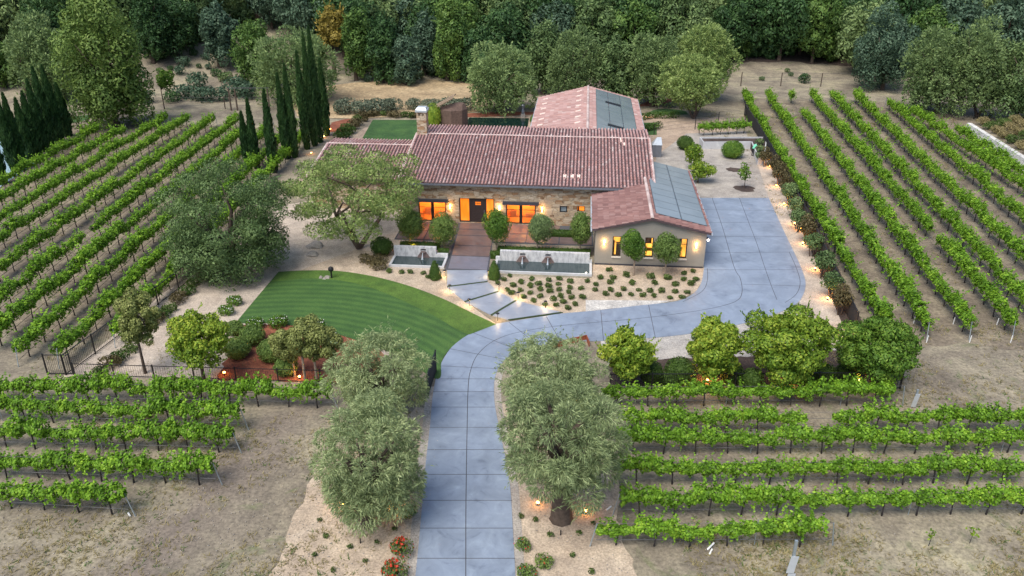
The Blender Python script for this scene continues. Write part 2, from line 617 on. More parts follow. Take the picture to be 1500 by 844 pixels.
def lawn_mat():
    """front lawn: mowing stripes that curve with its edge"""
    m, nt, b, ns, ls = nodes('striped_lawn')
    co = ns.new('ShaderNodeTexCoord').outputs['Object']
    mp = ns.new('ShaderNodeMapping')
    mp.inputs['Location'].default_value = LAWN_C
    ls.new(co, mp.inputs['Vector'])
    n1 = noise(ns, ls, 0.5, 5, 0.6, co)
    wv = ns.new('ShaderNodeTexWave'); wv.wave_type = 'RINGS'; wv.rings_direction = 'Z'
    wv.inputs['Scale'].default_value = 0.42; wv.inputs['Distortion'].default_value = 0.7; wv.inputs['Detail'].default_value = 2; wv.inputs['Detail Scale'].default_value = 1.0
    ls.new(mp.outputs['Vector'], wv.inputs['Vector'])
    nf = noise(ns, ls, 14, 4, 0.7, co)
    r = ramp(ns, [(0.2, (0.026, 0.072, 0.016)), (0.6, (0.042, 0.108, 0.022)), (0.85, (0.062, 0.14, 0.028))])
    a = ns.new('ShaderNodeMath'); a.operation = 'MULTIPLY_ADD'
    ls.new(wv.outputs['Fac'], a.inputs[0]); a.inputs[1].default_value = 0.33; ls.new(n1.outputs['Fac'], a.inputs[2])
    ls.new(a.outputs[0], r.inputs['Fac'])
    rf = ramp(ns, [(0.3, (0.6,) * 3), (0.7, (1.35,) * 3)]); ls.new(nf.outputs['Fac'], rf.inputs['Fac'])
    c = mixc(ns, ls, 1.0, r.outputs['Color'], rf.outputs['Color'], 'MULTIPLY')
    ls.new(c, b.inputs['Base Color'])
    b.inputs['Roughness'].default_value = 0.85
    bump(ns, ls, b, nf.outputs['Fac'], 0.7, 0.06)
    return m


lc = G(330, 640, 0)
LAWN_C = (-lc.x, -lc.y, 0)
M['lawn'] = lawn_mat()
M['lawn_edge'] = soil('bright_lawn_edge', [(0.3, (0.055, 0.125, 0.020)), (0.5, (0.075, 0.15, 0.022)), (0.7, (0.10, 0.185, 0.03))], 0.5, 12.0, bmp=0.7)

M['bark'] = plain('grey_bark', (0.085, 0.062, 0.048), 0.95, var=0.35, scale=5, bmp=0.6)
M['pale_bark'] = plain('pale_bark', (0.30, 0.235, 0.18), 0.9, var=0.25, scale=6)
M['vine_wood'] = plain('dark_vine_wood', (0.038, 0.032, 0.034), 0.95, var=0.3, scale=9)
M['steel'] = plain('galvanised_steel', (0.36, 0.42, 0.46), 0.45, 0.5)
M['wire'] = plain('trellis_wire', (0.10, 0.10, 0.105), 0.6, 0.4)
M['white_tube'] = plain('white_plastic', (0.75, 0.76, 0.76), 0.6)

LEAF = dict(
    vine=[(0.15, (0.035, 0.095, 0.012)), (0.45, (0.075, 0.185, 0.020)), (0.7, (0.12, 0.27, 0.030)), (0.95, (0.20, 0.36, 0.05))],
    olive=[(0.15, (0.055, 0.075, 0.045)), (0.45, (0.105, 0.135, 0.08)), (0.7, (0.16, 0.195, 0.115)), (0.95, (0.25, 0.28, 0.18))],
    oak=[(0.15, (0.030, 0.048, 0.026)), (0.45, (0.058, 0.088, 0.046)), (0.7, (0.095, 0.13, 0.068)), (0.95, (0.14, 0.18, 0.095))],
    airy=[(0.15, (0.055, 0.078, 0.030)), (0.45, (0.115, 0.145, 0.052)), (0.7, (0.19, 0.215, 0.08)), (0.95, (0.27, 0.285, 0.12))],
    standard=[(0.15, (0.040, 0.075, 0.024)), (0.45, (0.078, 0.125, 0.040)), (0.7, (0.115, 0.17, 0.055)), (0.95, (0.17, 0.22, 0.08))],
    gold=[(0.15, (0.045, 0.090, 0.015)), (0.45, (0.095, 0.155, 0.022)), (0.7, (0.18, 0.235, 0.035)), (0.95, (0.30, 0.32, 0.06))],
    cypress=[(0.15, (0.014, 0.038, 0.016)), (0.45, (0.026, 0.066, 0.025)), (0.7, (0.045, 0.098, 0.034)), (0.95, (0.07, 0.13, 0.045))],
    dark=[(0.15, (0.010, 0.028, 0.014)), (0.45, (0.020, 0.050, 0.024)), (0.7, (0.035, 0.080, 0.034)), (0.95, (0.06, 0.12, 0.05))],
    mid=[(0.15, (0.020, 0.048, 0.018)), (0.45, (0.040, 0.088, 0.028)), (0.7, (0.070, 0.135, 0.040)), (0.95, (0.11, 0.19, 0.06))],
    blue=[(0.15, (0.020, 0.045, 0.038)), (0.45, (0.040, 0.078, 0.062)), (0.7, (0.065, 0.115, 0.09)), (0.95, (0.10, 0.16, 0.13))],
    sage=[(0.15, (0.045, 0.066, 0.040)), (0.45, (0.082, 0.108, 0.062)), (0.7, (0.125, 0.155, 0.085)), (0.95, (0.18, 0.21, 0.12))],
    bronze=[(0.15, (0.11, 0.14, 0.042)), (0.45, (0.22, 0.26, 0.08)), (0.7, (0.32, 0.355, 0.115)), (0.95, (0.43, 0.44, 0.17))],
    bright=[(0.15, (0.035, 0.085, 0.016)), (0.45, (0.065, 0.145, 0.025)), (0.7, (0.115, 0.215, 0.035)), (0.95, (0.20, 0.30, 0.06))],
    yellow=[(0.15, (0.13, 0.11, 0.020)), (0.45, (0.24, 0.19, 0.035)), (0.7, (0.36, 0.28, 0.06)), (0.95, (0.46, 0.37, 0.11))],
    hedge=[(0.15, (0.022, 0.052, 0.014)), (0.45, (0.042, 0.085, 0.020)), (0.7, (0.068, 0.125, 0.028)), (0.95, (0.10, 0.17, 0.045))],
    brown=[(0.15, (0.050, 0.044, 0.024)), (0.45, (0.085, 0.076, 0.038)), (0.7, (0.125, 0.11, 0.058)), (0.95, (0.18, 0.15, 0.085))],
    bed=[(0.15, (0.030, 0.052, 0.018)), (0.45, (0.060, 0.095, 0.030)), (0.7, (0.095, 0.14, 0.045)), (0.95, (0.15, 0.20, 0.07))],
    grey=[(0.15, (0.060, 0.078, 0.062)), (0.45, (0.105, 0.13, 0.10)), (0.7, (0.16, 0.185, 0.145)), (0.95, (0.23, 0.26, 0.21))],
    straw=[(0.15, (0.19, 0.16, 0.095)), (0.45, (0.24, 0.20, 0.09)), (0.7, (0.33, 0.28, 0.13)), (0.95, (0.42, 0.36, 0.19))],
    red=[(0.15, (0.35, 0.02, 0.015)), (0.5, (0.55, 0.04, 0.02)), (0.95, (0.65, 0.10, 0.04))],
    white=[(0.15, (0.75, 0.74, 0.70)), (0.95, (0.85, 0.84, 0.80))],
)
TINT = dict(vine=(1.7, 1.45, 1.0), olive=(1.95, 2.0, 1.6), oak=(1.6, 1.8, 1.25), airy=(1.55, 1.8, 1.5), standard=(1.55, 1.6, 1.15), gold=(1.55, 1.65, 1.2), dark=(2.0, 1.85, 1.4), mid=(1.8, 1.65, 1.25),
            blue=(1.7, 1.6, 1.25), sage=(1.75, 2.0, 1.35), bright=(1.3, 1.25, 1.0), bed=(1.25, 1.3, 1.0), hedge=(1.15, 1.15, 0.9), brown=(1.2, 1.15, 1.0), grey=(1.15, 1.2, 1.05), cypress=(1.1, 1.15, 0.95))
for k, st in LEAF.items():
    if k in TINT:
        LEAF[k] = st = [(p_, tuple(c_ * t_ for c_, t_ in zip(cc_, TINT[k]))) for p_, cc_ in st]
    M['leaf_' + k] = leaf('leaf_' + k, st, clump={'vine': 0.9, 'bed': 2.0, 'standard': 1.2}.get(k, 0.45), spread=0.5)


# ------------------------------------------------------------------ foliage
def unit(a):
    return a / np.maximum(np.linalg.norm(a, axis=1, keepdims=True), 1e-9)


def cards(rng, C, N, l, w, droop=0.0, jit=0.35, radial=False):
    """one leaf-shaped rhombus at each centre C with normal near N"""
    n = len(C)
    if radial:
        # sprays: the long axis points outward and bends down under its weight
        t0 = unit(unit(N) + rng.normal(0, jit, (n, 3)) + np.array([0, 0, 0.25 - droop * 0.5]))
        N = unit(np.cross(t0, rng.normal(0, 1, (n, 3))))
        N[:, 2] = np.where(N[:, 2] < 0, -N[:, 2], N[:, 2])
        b = np.cross(N, t0)
        L = (l * rng.uniform(0.65, 1.3, (n, 1))) / 2
        Wd = (w * rng.uniform(0.65, 1.3, (n, 1))) / 2
        V = np.stack([C - t0 * L, C + b * Wd, C + t0 * L + np.array([0, 0, -1.0]) * L * 0.35 * droop, C - b * Wd], axis=1).reshape(-1, 3)
        return V, np.arange(4 * n).reshape(n, 4)
    N = unit(N + rng.normal(0, jit, (n, 3)))
    t = rng.normal(0, 1, (n, 3))
    if droop:
        t = unit(t) + np.array([0, 0, -droop])
    t = unit(t - N * np.sum(t * N, axis=1, keepdims=True))
    b = np.cross(N, t)
    L = (l * rng.uniform(0.65, 1.3, (n, 1))) / 2
    Wd = (w * rng.uniform(0.65, 1.3, (n, 1))) / 2
    bend = N * L * 0.25
    V = np.stack([C - t * L - bend, C + b * Wd, C + t * L - bend, C - b * Wd], axis=1).reshape(-1, 3)
    F = np.arange(4 * n).reshape(n, 4)
    return V, F


def blob_cards(rng, blobs, n, l, w, shell=0.72, droop=0.0, jit=0.45, up=0.15, zmin=None, radial=False):
    """leaves over a cluster of lobes; blobs rows are (x,y,z,rx,ry,rz)"""
    B = np.array(blobs, dtype=float)
    area = (B[:, 3] * B[:, 5]) + 1e-6
    idx = rng.choice(len(B), n, p=area / area.sum())
    d_ = unit(rng.normal(0, 1, (n, 3)))
    d_[:, 2] += up
    d_ = unit(d_)
    rad = shell + (1.08 - shell) * rng.random((n, 1)) ** 0.7
    C = B[idx, :3] + d_ * B[idx, 3:6] * rad
    if zmin is not None:
        keep = C[:, 2] > zmin
        C, d_ = C[keep], d_[keep]
    return cards(rng, C, d_, l, w, droop, jit, radial)


def lobes(rng, c, r, n, rb, fill=0.35):
    """n lobes spread through an ellipsoid of centre c and radii r"""
    out = []
    i = 0
    while len(out) < n:
        i += 1
        g = (i - 0.5) / n % 1.0
        ph = i * 2.39996
        zz = 1 - 2 * ((len(out) + 0.5) / n)
        rr = math.sqrt(max(0, 1 - zz * zz))
        dd = np.array([rr * math.cos(ph), rr * math.sin(ph), zz])
        k = fill + (1.0 - 0.85 * rb - fill) * rng.random() ** 0.6
        dd = dd * k + rng.normal(0, 0.06, 3)
        b = rb * rng.uniform(0.7, 1.25)
        out.append((c[0] + dd[0] * r[0], c[1] + dd[1] * r[1], c[2] + dd[2] * r[2], b * r[0], b * r[1], b * r[2] * rng.uniform(0.75, 1.0)))
    return out


def ball(rng, c, r, n, l, w, jit=0.5, up=0.1):
    return blob_cards(rng, [(c[0], c[1], c[2], r[0], r[1], r[2])], n, l, w, 0.86, 0, jit, up)


def limb_mesh(name, rng, h0, r0, crown_c, crown_r, n_limbs=5, stems=1, spread=0.25, mat=None, lean=0.0):
    mb = MB()
    for s_ in range(stems):
        a = 2 * math.pi * s_ / max(stems, 1) + 0.5
        bx, by = (0.12 * math.cos(a), 0.12 * math.sin(a)) if stems > 1 else (0, 0)
        tx, ty = (spread * crown_r[0] * math.cos(a), spread * crown_r[1] * math.sin(a)) if stems > 1 else (lean, 0)
        rs = r0 / math.sqrt(stems)
        top = Vector((tx, ty, h0))
        mb.tube([(bx, by, -0.15), (bx * 1.0, by, 0.12), (bx + (tx - bx) * 0.45, by + (ty - by) * 0.4, h0 * 0.5), top], [rs * 1.45, rs * 1.1, rs * 0.9, rs * 0.75], 8)
        nl = max(2, n_limbs // stems)
        for k in range(nl):
            b = 2 * math.pi * k / nl + rng.uniform(-0.4, 0.4) + a
            e = Vector((crown_c[0] + math.cos(b) * crown_r[0] * 0.62, crown_c[1] + math.sin(b) * crown_r[1] * 0.62, crown_c[2] + rng.uniform(-0.15, 0.55) * crown_r[2]))
            mid = top.lerp(e, 0.5) + Vector((rng.uniform(-.1, .1) * crown_r[0], rng.uniform(-.1, .1) * crown_r[0], 0.12 * crown_r[2]))
            mb.tube([top - Vector((0, 0, 0.08 * h0)), mid, e], [rs * 0.6, rs * 0.36, rs * 0.10], 5)
    me = mesh_np(name, mb.v, mb.f, mat or M['bark'], mb.m, True)
    return me


def crown_px(base, l, t, r, b):
    """world placing of a crown seen as the box l,t,r,b whose trunk stands at pixel base: ground point, centre height, radii"""
    g = G(*base)
    c = W((l + r) / 2, (t + b) / 2, g.y)
    v = np.array(c) - CAMP
    s_ = FOC / (v @ FW)
    ph = math.atan2(CAM_H - c.z, g.y)
    rx = (r - l) / 2 / s_
    A = (b - t) / 2 / s_
    rz = math.sqrt(max(A * A - (rx * math.sin(ph)) ** 2, (0.45 * A) ** 2)) / math.cos(ph)
    return g, c, rx, rz


def make_tree(name, label, cat, base, box, leafk, n, l, w, nl=22, rb=0.36, seed=1, droop=0.0, skirt=0, radial=False, plumes=0, plume_len=0.7, bark=None, stems=1, r0=None, group=None, up=0.2, shell=0.7, jit=0.45, fill=0.35, limbs=5, spread=0.25):
    rng = np.random.default_rng(seed)
    g, c, rx, rz = crown_px(base, *box)
    zc = max(c.z - g.z, rz * 0.8)
    cc = (c.x - g.x, 0.0, zc)
    bl = lobes(rng, cc, (rx, rx, rz), nl, rb, fill)
    for k in range(skirt):
        a = 2 * math.pi * k / skirt + rng.uniform(-.2, .2)
        rr = rng.uniform(0.5, 0.68)
        q = rng.uniform(0.24, 0.34)
        bl.append((cc[0] + math.cos(a) * rx * rr, math.sin(a) * rx * rr, max(zc - rz * rng.uniform(0.45, 0.75), 0.25 * rz), q * rx, q * rx, 0.34 * rz))
    V, F = blob_cards(rng, bl, n, l, w, shell, droop, jit, up, 0.12, radial)
    if plumes:
        # loose sprays that break the outline
        PC, PN = [], []
        for _ in range(plumes):
            q = bl[rng.integers(len(bl))]
            dv = rng.normal(0, 1, 3); dv[2] = dv[2] * 0.7 + 0.35; dv /= np.linalg.norm(dv)
            p0 = np.array(q[:3]) + dv * np.array(q[3:6]) * 0.95
            g_ = dv * 0.7 + np.array([0, 0, 0.35]) + rng.normal(0, 0.25, 3)
            ln = plume_len * rng.uniform(0.5, 1.2)
            m_ = 9
            tt = np.linspace(0, 1, m_)[:, None]
            PC.append(p0 + g_ * tt * ln + np.array([0, 0, -0.35 * droop]) * tt * tt * ln + rng.normal(0, 0.035, (m_, 3)))
            PN.append(np.tile(g_, (m_, 1)))
        V2, F2 = cards(rng, np.vstack(PC), np.vstack(PN), l, w, droop, 0.45, True)
        F = np.vstack([F, F2 + len(V)]); V = np.vstack([V, V2])
    root = thing(name, label, cat, g, 0, group)
    obj('crown', mesh_np('crown', V, F, M['leaf_' + leafk]), root)
    h0 = max(0.5, (zc - rz) + 0.35 * rz)
    obj('trunk', limb_mesh('trunk', rng, h0, r0 or max(0.07, rx * 0.07), cc, (rx, rx, rz), limbs, stems, spread, bark or M['bark']), root)
    return root


ORD = 'first second third fourth fifth sixth seventh eighth ninth tenth eleventh twelfth thirteenth fourteenth fifteenth sixteenth seventeenth eighteenth nineteenth twentieth'.split()
TENS = {20: 'twenty', 30: 'thirty', 40: 'forty', 50: 'fifty'}


def ordinal(i):
    """1 -> first"""
    if i <= 20: return ORD[i - 1]
    t, u = i // 10 * 10, i % 10
    return (TENS[t][:-1] + 'ieth') if u == 0 else TENS[t] + '-' + ORD[u - 1]


# ------------------------------------------------------------------ ground
def smooth_line(pts, n=6):
    """Catmull-Rom through points"""
    P = [Vector(p) for p in pts]
    out = []
    for i in range(len(P) - 1):
        p0, p1, p2, p3 = P[max(i - 1, 0)], P[i], P[i + 1], P[min(i + 2, len(P) - 1)]
        for k in range(n):
            t = k / n
            out.append(0.5 * ((2 * p1) + (p2 - p0) * t + (2 * p0 - 5 * p1 + 4 * p2 - p3) * t * t + (3 * p1 - p0 - 3 * p2 + p3) * t ** 3))
    out.append(P[-1])
    return out


def px_line(pts, n=5, smooth=True):
    g = [G(*p) for p in pts]
    return smooth_line(g, n) if smooth else g


RAG = random.Random(5)


def ragged(poly, amp=0.22, step=0.6):
    out = []
    for i in range(len(poly)):
        a, b = [Vector((q[0], q[1], 0)) for q in (poly[i], poly[(i + 1) % len(poly)])]
        m = max(1, int((b - a).length / step))
        for k in range(m):
            p = a.lerp(b, k / m)
            out.append(p + Vector((RAG.uniform(-amp, amp), RAG.uniform(-amp, amp), 0)))
    return out


def patch(name, poly, z, mat, thick=0.0, kind='structure', follow=False):
    """a sheet of ground following the outline, z above the terrain"""
    if name in ('sandy_bed', 'mulch_bed', 'dry_field', 'planting_ring', 'forest_floor', 'vineyard_soil') and mat is not M['sand'] or (name == 'sandy_bed' and poly[0][1] < 45):
        poly = ragged(poly, 0.7 if name in ('dry_field', 'forest_floor', 'vineyard_soil') else 0.16, 2.0 if name in ('dry_field', 'forest_floor', 'vineyard_soil') else 0.5)
    bm = bmesh.new()
    vs_ = [bm.verts.new((p[0], p[1], 0)) for p in poly]
    es = [bm.edges.new((vs_[i], vs_[(i + 1) % len(vs_)])) for i in range(len(vs_))]
    bmesh.ops.triangle_fill(bm, use_beauty=True, edges=es)
    if follow:
        ys = [p[1] for p in poly]; xs = [p[0] for p in poly]
        for axis, lo, hi in ((1, min(ys), max(ys)), (0, min(xs), max(xs))):
            k = math.floor(lo / 2) * 2 + 2
            while k < hi:
                co = (0, k, 0) if axis else (k, 0, 0)
                no = (0, 1, 0) if axis else (1, 0, 0)
                bmesh.ops.bisect_plane(bm, geom=bm.verts[:] + bm.edges[:] + bm.faces[:], plane_co=co, plane_no=no)
                k += 2
    for v in bm.verts:
        v.co.z = z + (hill(v.co.x, v.co.y) if follow else 0)
    if thick:
        r = bmesh.ops.extrude_face_region(bm, geom=bm.faces[:])
        for v in r['geom']:
            if isinstance(v, bmesh.types.BMVert): v.co.z -= thick
    bmesh.ops.recalc_face_normals(bm, faces=bm.faces[:])
    me = bpy.data.meshes.new(name)
    bm.to_mesh(me)
    bm.free()
    if not thick and len(me.polygons) and me.polygons[0].normal.z < 0:
        me.flip_normals()
    me.materials.append(mat)
    o = obj(name, me)
    o['kind'] = kind
    return o


def strip(mb, pts, w, z, m=0):
    """flat ribbon along points"""
    L, Rr = [], []
    for i, p in enumerate(pts):
        t = (pts[min(i + 1, len(pts) - 1)] - pts[max(i - 1, 0)])
        t.z = 0
        t.normalize()
        nrm = Vector((-t.y, t.x, 0)) * (w / 2)
        L.append(p + nrm); Rr.append(p - nrm)
    for i in range(len(pts) - 1):
        mb.quad((L[i].x, L[i].y, z), (Rr[i].x, Rr[i].y, z), (Rr[i + 1].x, Rr[i + 1].y, z), (L[i + 1].x, L[i + 1].y, z), m)


def build_ground():
    xs = np.concatenate([np.arange(-400, -120, 20), np.arange(-120, 121, 2.0), np.arange(140, 401, 20)])
    ys = np.concatenate([np.arange(-60, 20, 8), np.arange(20, 220, 2.0), np.arange(220, 620, 20)])
    V = [(x, y, hill(x, y)) for y in ys for x in xs]
    nx = len(xs)
    F = np.array([(j * nx + i, j * nx + i + 1, (j + 1) * nx + i + 1, (j + 1) * nx + i) for j in range(len(ys) - 1) for i in range(nx - 1)])
    o = obj('ground', mesh_np('ground', np.array(V), F, M['dirt'], None, True))
    o['kind'] = 'structure'


build_ground()
# vineyard floors
patch('vineyard_soil', [(-75, 50), (-26, 50), (-25.5, 60), (-29, 108), (-75, 112)], 0.006, M['vine_dirt'])
patch('vineyard_soil', [(24, 49), (75, 49), (75, 120), (38, 126), (36, 126)], 0.006, M['vine_dirt'])
# dry grass behind the house, bare slope on the left
patch('forest_floor', [Vector(p) for p in ((-150, 150), (-60, 152), (-40, 165), (-20, 163), (-12, 148), (12, 150), (30, 150), (48, 151), (70, 148), (110, 150), (150, 160), (150, 280), (-150, 280))], 0.05, M['dark_mulch'], follow=True)
patch('dry_field', px_line([(420, 150), (470, 128), (560, 118), (640, 118), (720, 128), (720, 160), (560, 172), (440, 172)], 4), 0.05, M['golden'], follow=True)
# pale front beds beside the drive
patch('sandy_bed', px_line([(455, 700), (480, 660), (560, 620), (630, 600), (620, 720), (606, 844), (600, 900), (400, 900), (415, 800)], 3), 0.012, M['sand'])
patch('sandy_bed', px_line([(725, 590), (800, 600), (900, 690), (905, 760), (935, 900), (770, 900), (752, 800)], 3), 0.012, M['sand'])
# garden of granite paths and sand between vineyard and drive
patch('garden_path', px_line([(92, 552), (180, 480), (235, 432), (300, 392), (345, 350), (420, 300), (480, 290), (600, 300), (640, 338), (640, 395), (660, 425), (727, 476), (640, 500), (480, 560)], 1, False), 0.012, M['path'])
patch('sandy_bed', px_line([(430, 400), (520, 366), (573, 372), (575, 395), (652, 397), (655, 424), (727, 475), (640, 440), (560, 408)], 1, False), 0.020, M['sand'])
patch('mulch_bed', px_line([(352, 478), (400, 474), (460, 480), (520, 495), (560, 520), (540, 560), (470, 560), (318, 556)], 4), 0.020, M['mulch'])
# front lawn
LAWN = [(345, 474), (375, 438), (408, 399), (450, 397), (497, 398), (548, 406), (600, 420), (650, 439), (695, 461), (727, 476), (690, 489), (662, 509), (647, 530), (641, 556), (590, 525), (540, 505), (470, 484), (400, 474)]
patch('front_lawn', px_line(LAWN[:3], 1, False)[:-1] + px_line(LAWN[2:10], 5)[:-1] + px_line(LAWN[9:], 5), 0.05, M['lawn'], 0.05)
e_out = px_line([(408, 399), (450, 397), (497, 398), (548, 406), (600, 420), (650, 439), (695, 461), (727, 476)], 6)
e_in = px_line([(398, 414), (450, 409), (500, 412), (548, 424), (600, 446), (640, 466), (672, 485), (688, 491)], 6)
patch('lawn_border', e_out + e_in[::-1], 0.056, M['lawn_edge'])
# rear garden
patch('rear_yard', [H(*p) for p in ((-21, 6), (-19, 34), (5, 44), (30, 44), (33, 11), (16, 11), (16, 14), (-6, 14))], 0.010, M['rear_path'])
patch('gravel_yard', px_line([(955, 262), (962, 228), (1005, 196), (1092, 192), (1106, 230), (1126, 290), (1024, 291)], 1, False), 0.020, M['gravel'])
patch('rear_lawn', px_line([(520, 222), (546, 176), (640, 176), (640, 222)], 1, False), 0.03, M['turf'], 0.02)
patch('rear_lawn', px_line([(944, 168), (965, 160), (1000, 162), (1008, 168)], 3), 0.03, M['turf'], 0.02)
patch('rear_lawn', px_line([(938, 198), (940, 180), (962, 180), (962, 198)], 1, False), 0.03, M['turf'], 0.02)
patch('mulch_bed', px_line([(476, 194), (486, 180), (515, 174), (520, 182), (500, 194)], 3), 0.022, M['mulch'])
patch('mulch_bed', px_line([(650, 172), (690, 166), (780, 164), (780, 168), (700, 172)], 3), 0.022, M['mulch'])
patch('mulch_bed', px_line([(930, 156), (960, 146), (990, 146), (960, 156)], 3), 0.022, M['mulch'])
patch('pool_water', px_line([(672, 190), (688, 172.5), (775, 173.5), (772, 192)], 1, False), 0.03, M['pool_water'])
# neighbour's garden at the far left
patch('neighbour_lawn', px_line([(-60, 195), (10, 160), (90, 148), (148, 158), (120, 178), (40, 190)], 3), 0.03, M['turf'])
patch('neighbour_pool', px_line([(-40, 268), (-5, 192), (34, 192), (50, 240), (0, 275)], 1, False), 0.04, M['blue_water'])
# strip and hedge bed along the court
patch('edge_path', px_line([(1106, 228), (1120, 228), (1175, 330), (1218, 430), (1250, 505), (1180, 505), (1170, 450), (1180, 420), (1150, 345), (1125, 288)], 1, False), 0.016, M['path'])
patch('hedge_bed', px_line([(1119, 224), (1138, 222), (1200, 330), (1262, 470), (1270, 510), (1248, 510), (1216, 432), (1172, 332)], 1, False), 0.022, M['dark_mulch'])
patch('gravel_apron', px_line([(880, 496), (1000, 486), (1090, 466), (1170, 440), (1180, 430), (1250, 510), (1230, 540), (900, 545), (880, 520)], 1, False), 0.014, M['apron'])
patch('mulch_bed', px_line([(890, 532), (1010, 524), (1120, 522), (1235, 512), (1290, 530), (1300, 562), (895, 566)], 3), 0.022, M['dark_mulch'])
# sand bed of small shrubs before the garage
patch('sandy_bed', px_line([(714, 396), (722, 404), (867, 408), (869, 388), (1031, 393.5), (1030, 410), (1019, 428), (990, 441), (930, 448), (862, 456), (823, 460), (790, 452), (757, 442), (731, 429), (715, 414)], 1, False), 0.020, M['sand'])
patch('gravel_strip', px_line([(858, 440), (986, 441), (960, 446), (900, 452), (858, 457)], 1, False), 0.026, M['white_gravel'])


# ------------------------------------------------------------------ driveway and entry walk
def driveway():
    left = px_line([(596, 930), (608.5, 844), (616.9, 758), (622.7, 688), (629.7, 627), (634, 580), (640, 550), (650, 526), (666, 505), (692, 487), (727, 475)], 5)
    top = px_line([(727, 475), (790, 465), (823, 460), (870, 456), (930, 449), (990, 442), (1015, 431), (1027, 415), (1031, 394)], 5)
    court = px_line([(1031, 394), (1024, 290.5), (1126, 290.5), (1150, 343), (1168, 380)], 1, False)
    rt = px_line([(1168, 380), (1177, 402), (1180, 420), (1172, 440), (1150, 455), (1090, 474), (1000, 491), (900, 499), (830, 502), (775, 510), (742, 526), (726, 550), (724, 585), (731, 627), (740, 670), (747.6, 718), (751.6, 782), (755, 844), (760, 930)], 5)
    poly = left[:-1] + top[:-1] + court[:-1] + rt
    o = patch('driveway', poly, 0.045, M['drive'], 0.045)
    o.data.materials.append(M['joint'])
    mb = MB()
    zj = 0.0485
    cen = px_line([(681.5, 930), (682.3, 844), (682.6, 735), (684.3, 627), (685.6, 573), (689, 545), (700, 520), (724, 500), (762, 487), (830, 477), (930, 468), (1010, 458), (1058, 449), (1081, 440), (1087, 427), (1084, 408), (1075, 391), (1058, 333), (1043, 290.5)], 6)
    strip(mb, cen, 0.045, zj)
    strip(mb, px_line([(1083, 290.5), (1096, 325), (1108, 356), (1121, 395), (1130, 420), (1138, 440)], 4), 0.04, zj)
    # ring near the garage corner and along the outer edge
    strip(mb, px_line([(1036, 394), (1036, 412), (1028, 428), (1000, 443)], 5), 0.04, zj)
    strip(mb, px_line([(1156, 370), (1167, 395), (1172, 415), (1166, 432), (1150, 444)], 5), 0.04, zj)
    for y, a, b in ((819, 611, 754), (774.8, 615, 752), (734, 619, 750), (696, 622, 747), (659.7, 626, 740), (627, 630, 732), (597.4, 632.5, 725), (574.8, 634.6, 724), (556, 639, 727)):
        strip(mb, [G(a, y), G(b, y)], 0.04, zj)
    for a, b in (((645, 537), (730, 541)), ((660, 512), (742, 528)), ((692, 488), (760, 514)), ((745, 472.5), (790, 508)), ((800, 464), (822, 503)), ((880, 455.5), (884, 500)), ((950, 447.5), (960, 496))):
        strip(mb, [G(*a), G(*b)], 0.04, zj)
    for l_, r_ in (((1025, 308), (1135, 309)), ((1026, 327), (1143, 326)), ((1027, 347), (1152, 347)), ((1028, 371), (1163, 370)), ((1031, 396), (1174, 396)), ((1085, 417), (1180, 420))):
        strip(mb, [G(*l_), G(*r_)], 0.04, zj)
    me = o.data
    bm = bmesh.new(); bm.from_mesh(me)
    vv = [bm.verts.new(v) for v in mb.v]
    for f in mb.f:
        try:
            fc = bm.faces.new([vv[i] for i in f]); fc.material_index = 1
            fc.normal_update()
            if fc.normal.z < 0: fc.normal_flip()
        except ValueError: pass
    bm.to_mesh(me); bm.free()
    # gravel margins
    lm = MB(); strip(lm, [p + Vector((-0.22, 0, 0)) for p in left[:28]], 0.45, 0.018)
    strip(lm, [p + Vector((0.22, 0, 0)) for p in rt[-38:]], 0.45, 0.018)
    g = lm.build('gravel_margin', M['gravel']); g['kind'] = 'structure'


driveway()


def slab(name, pts, z, mat):
    return patch(name, pts, z, mat, z)


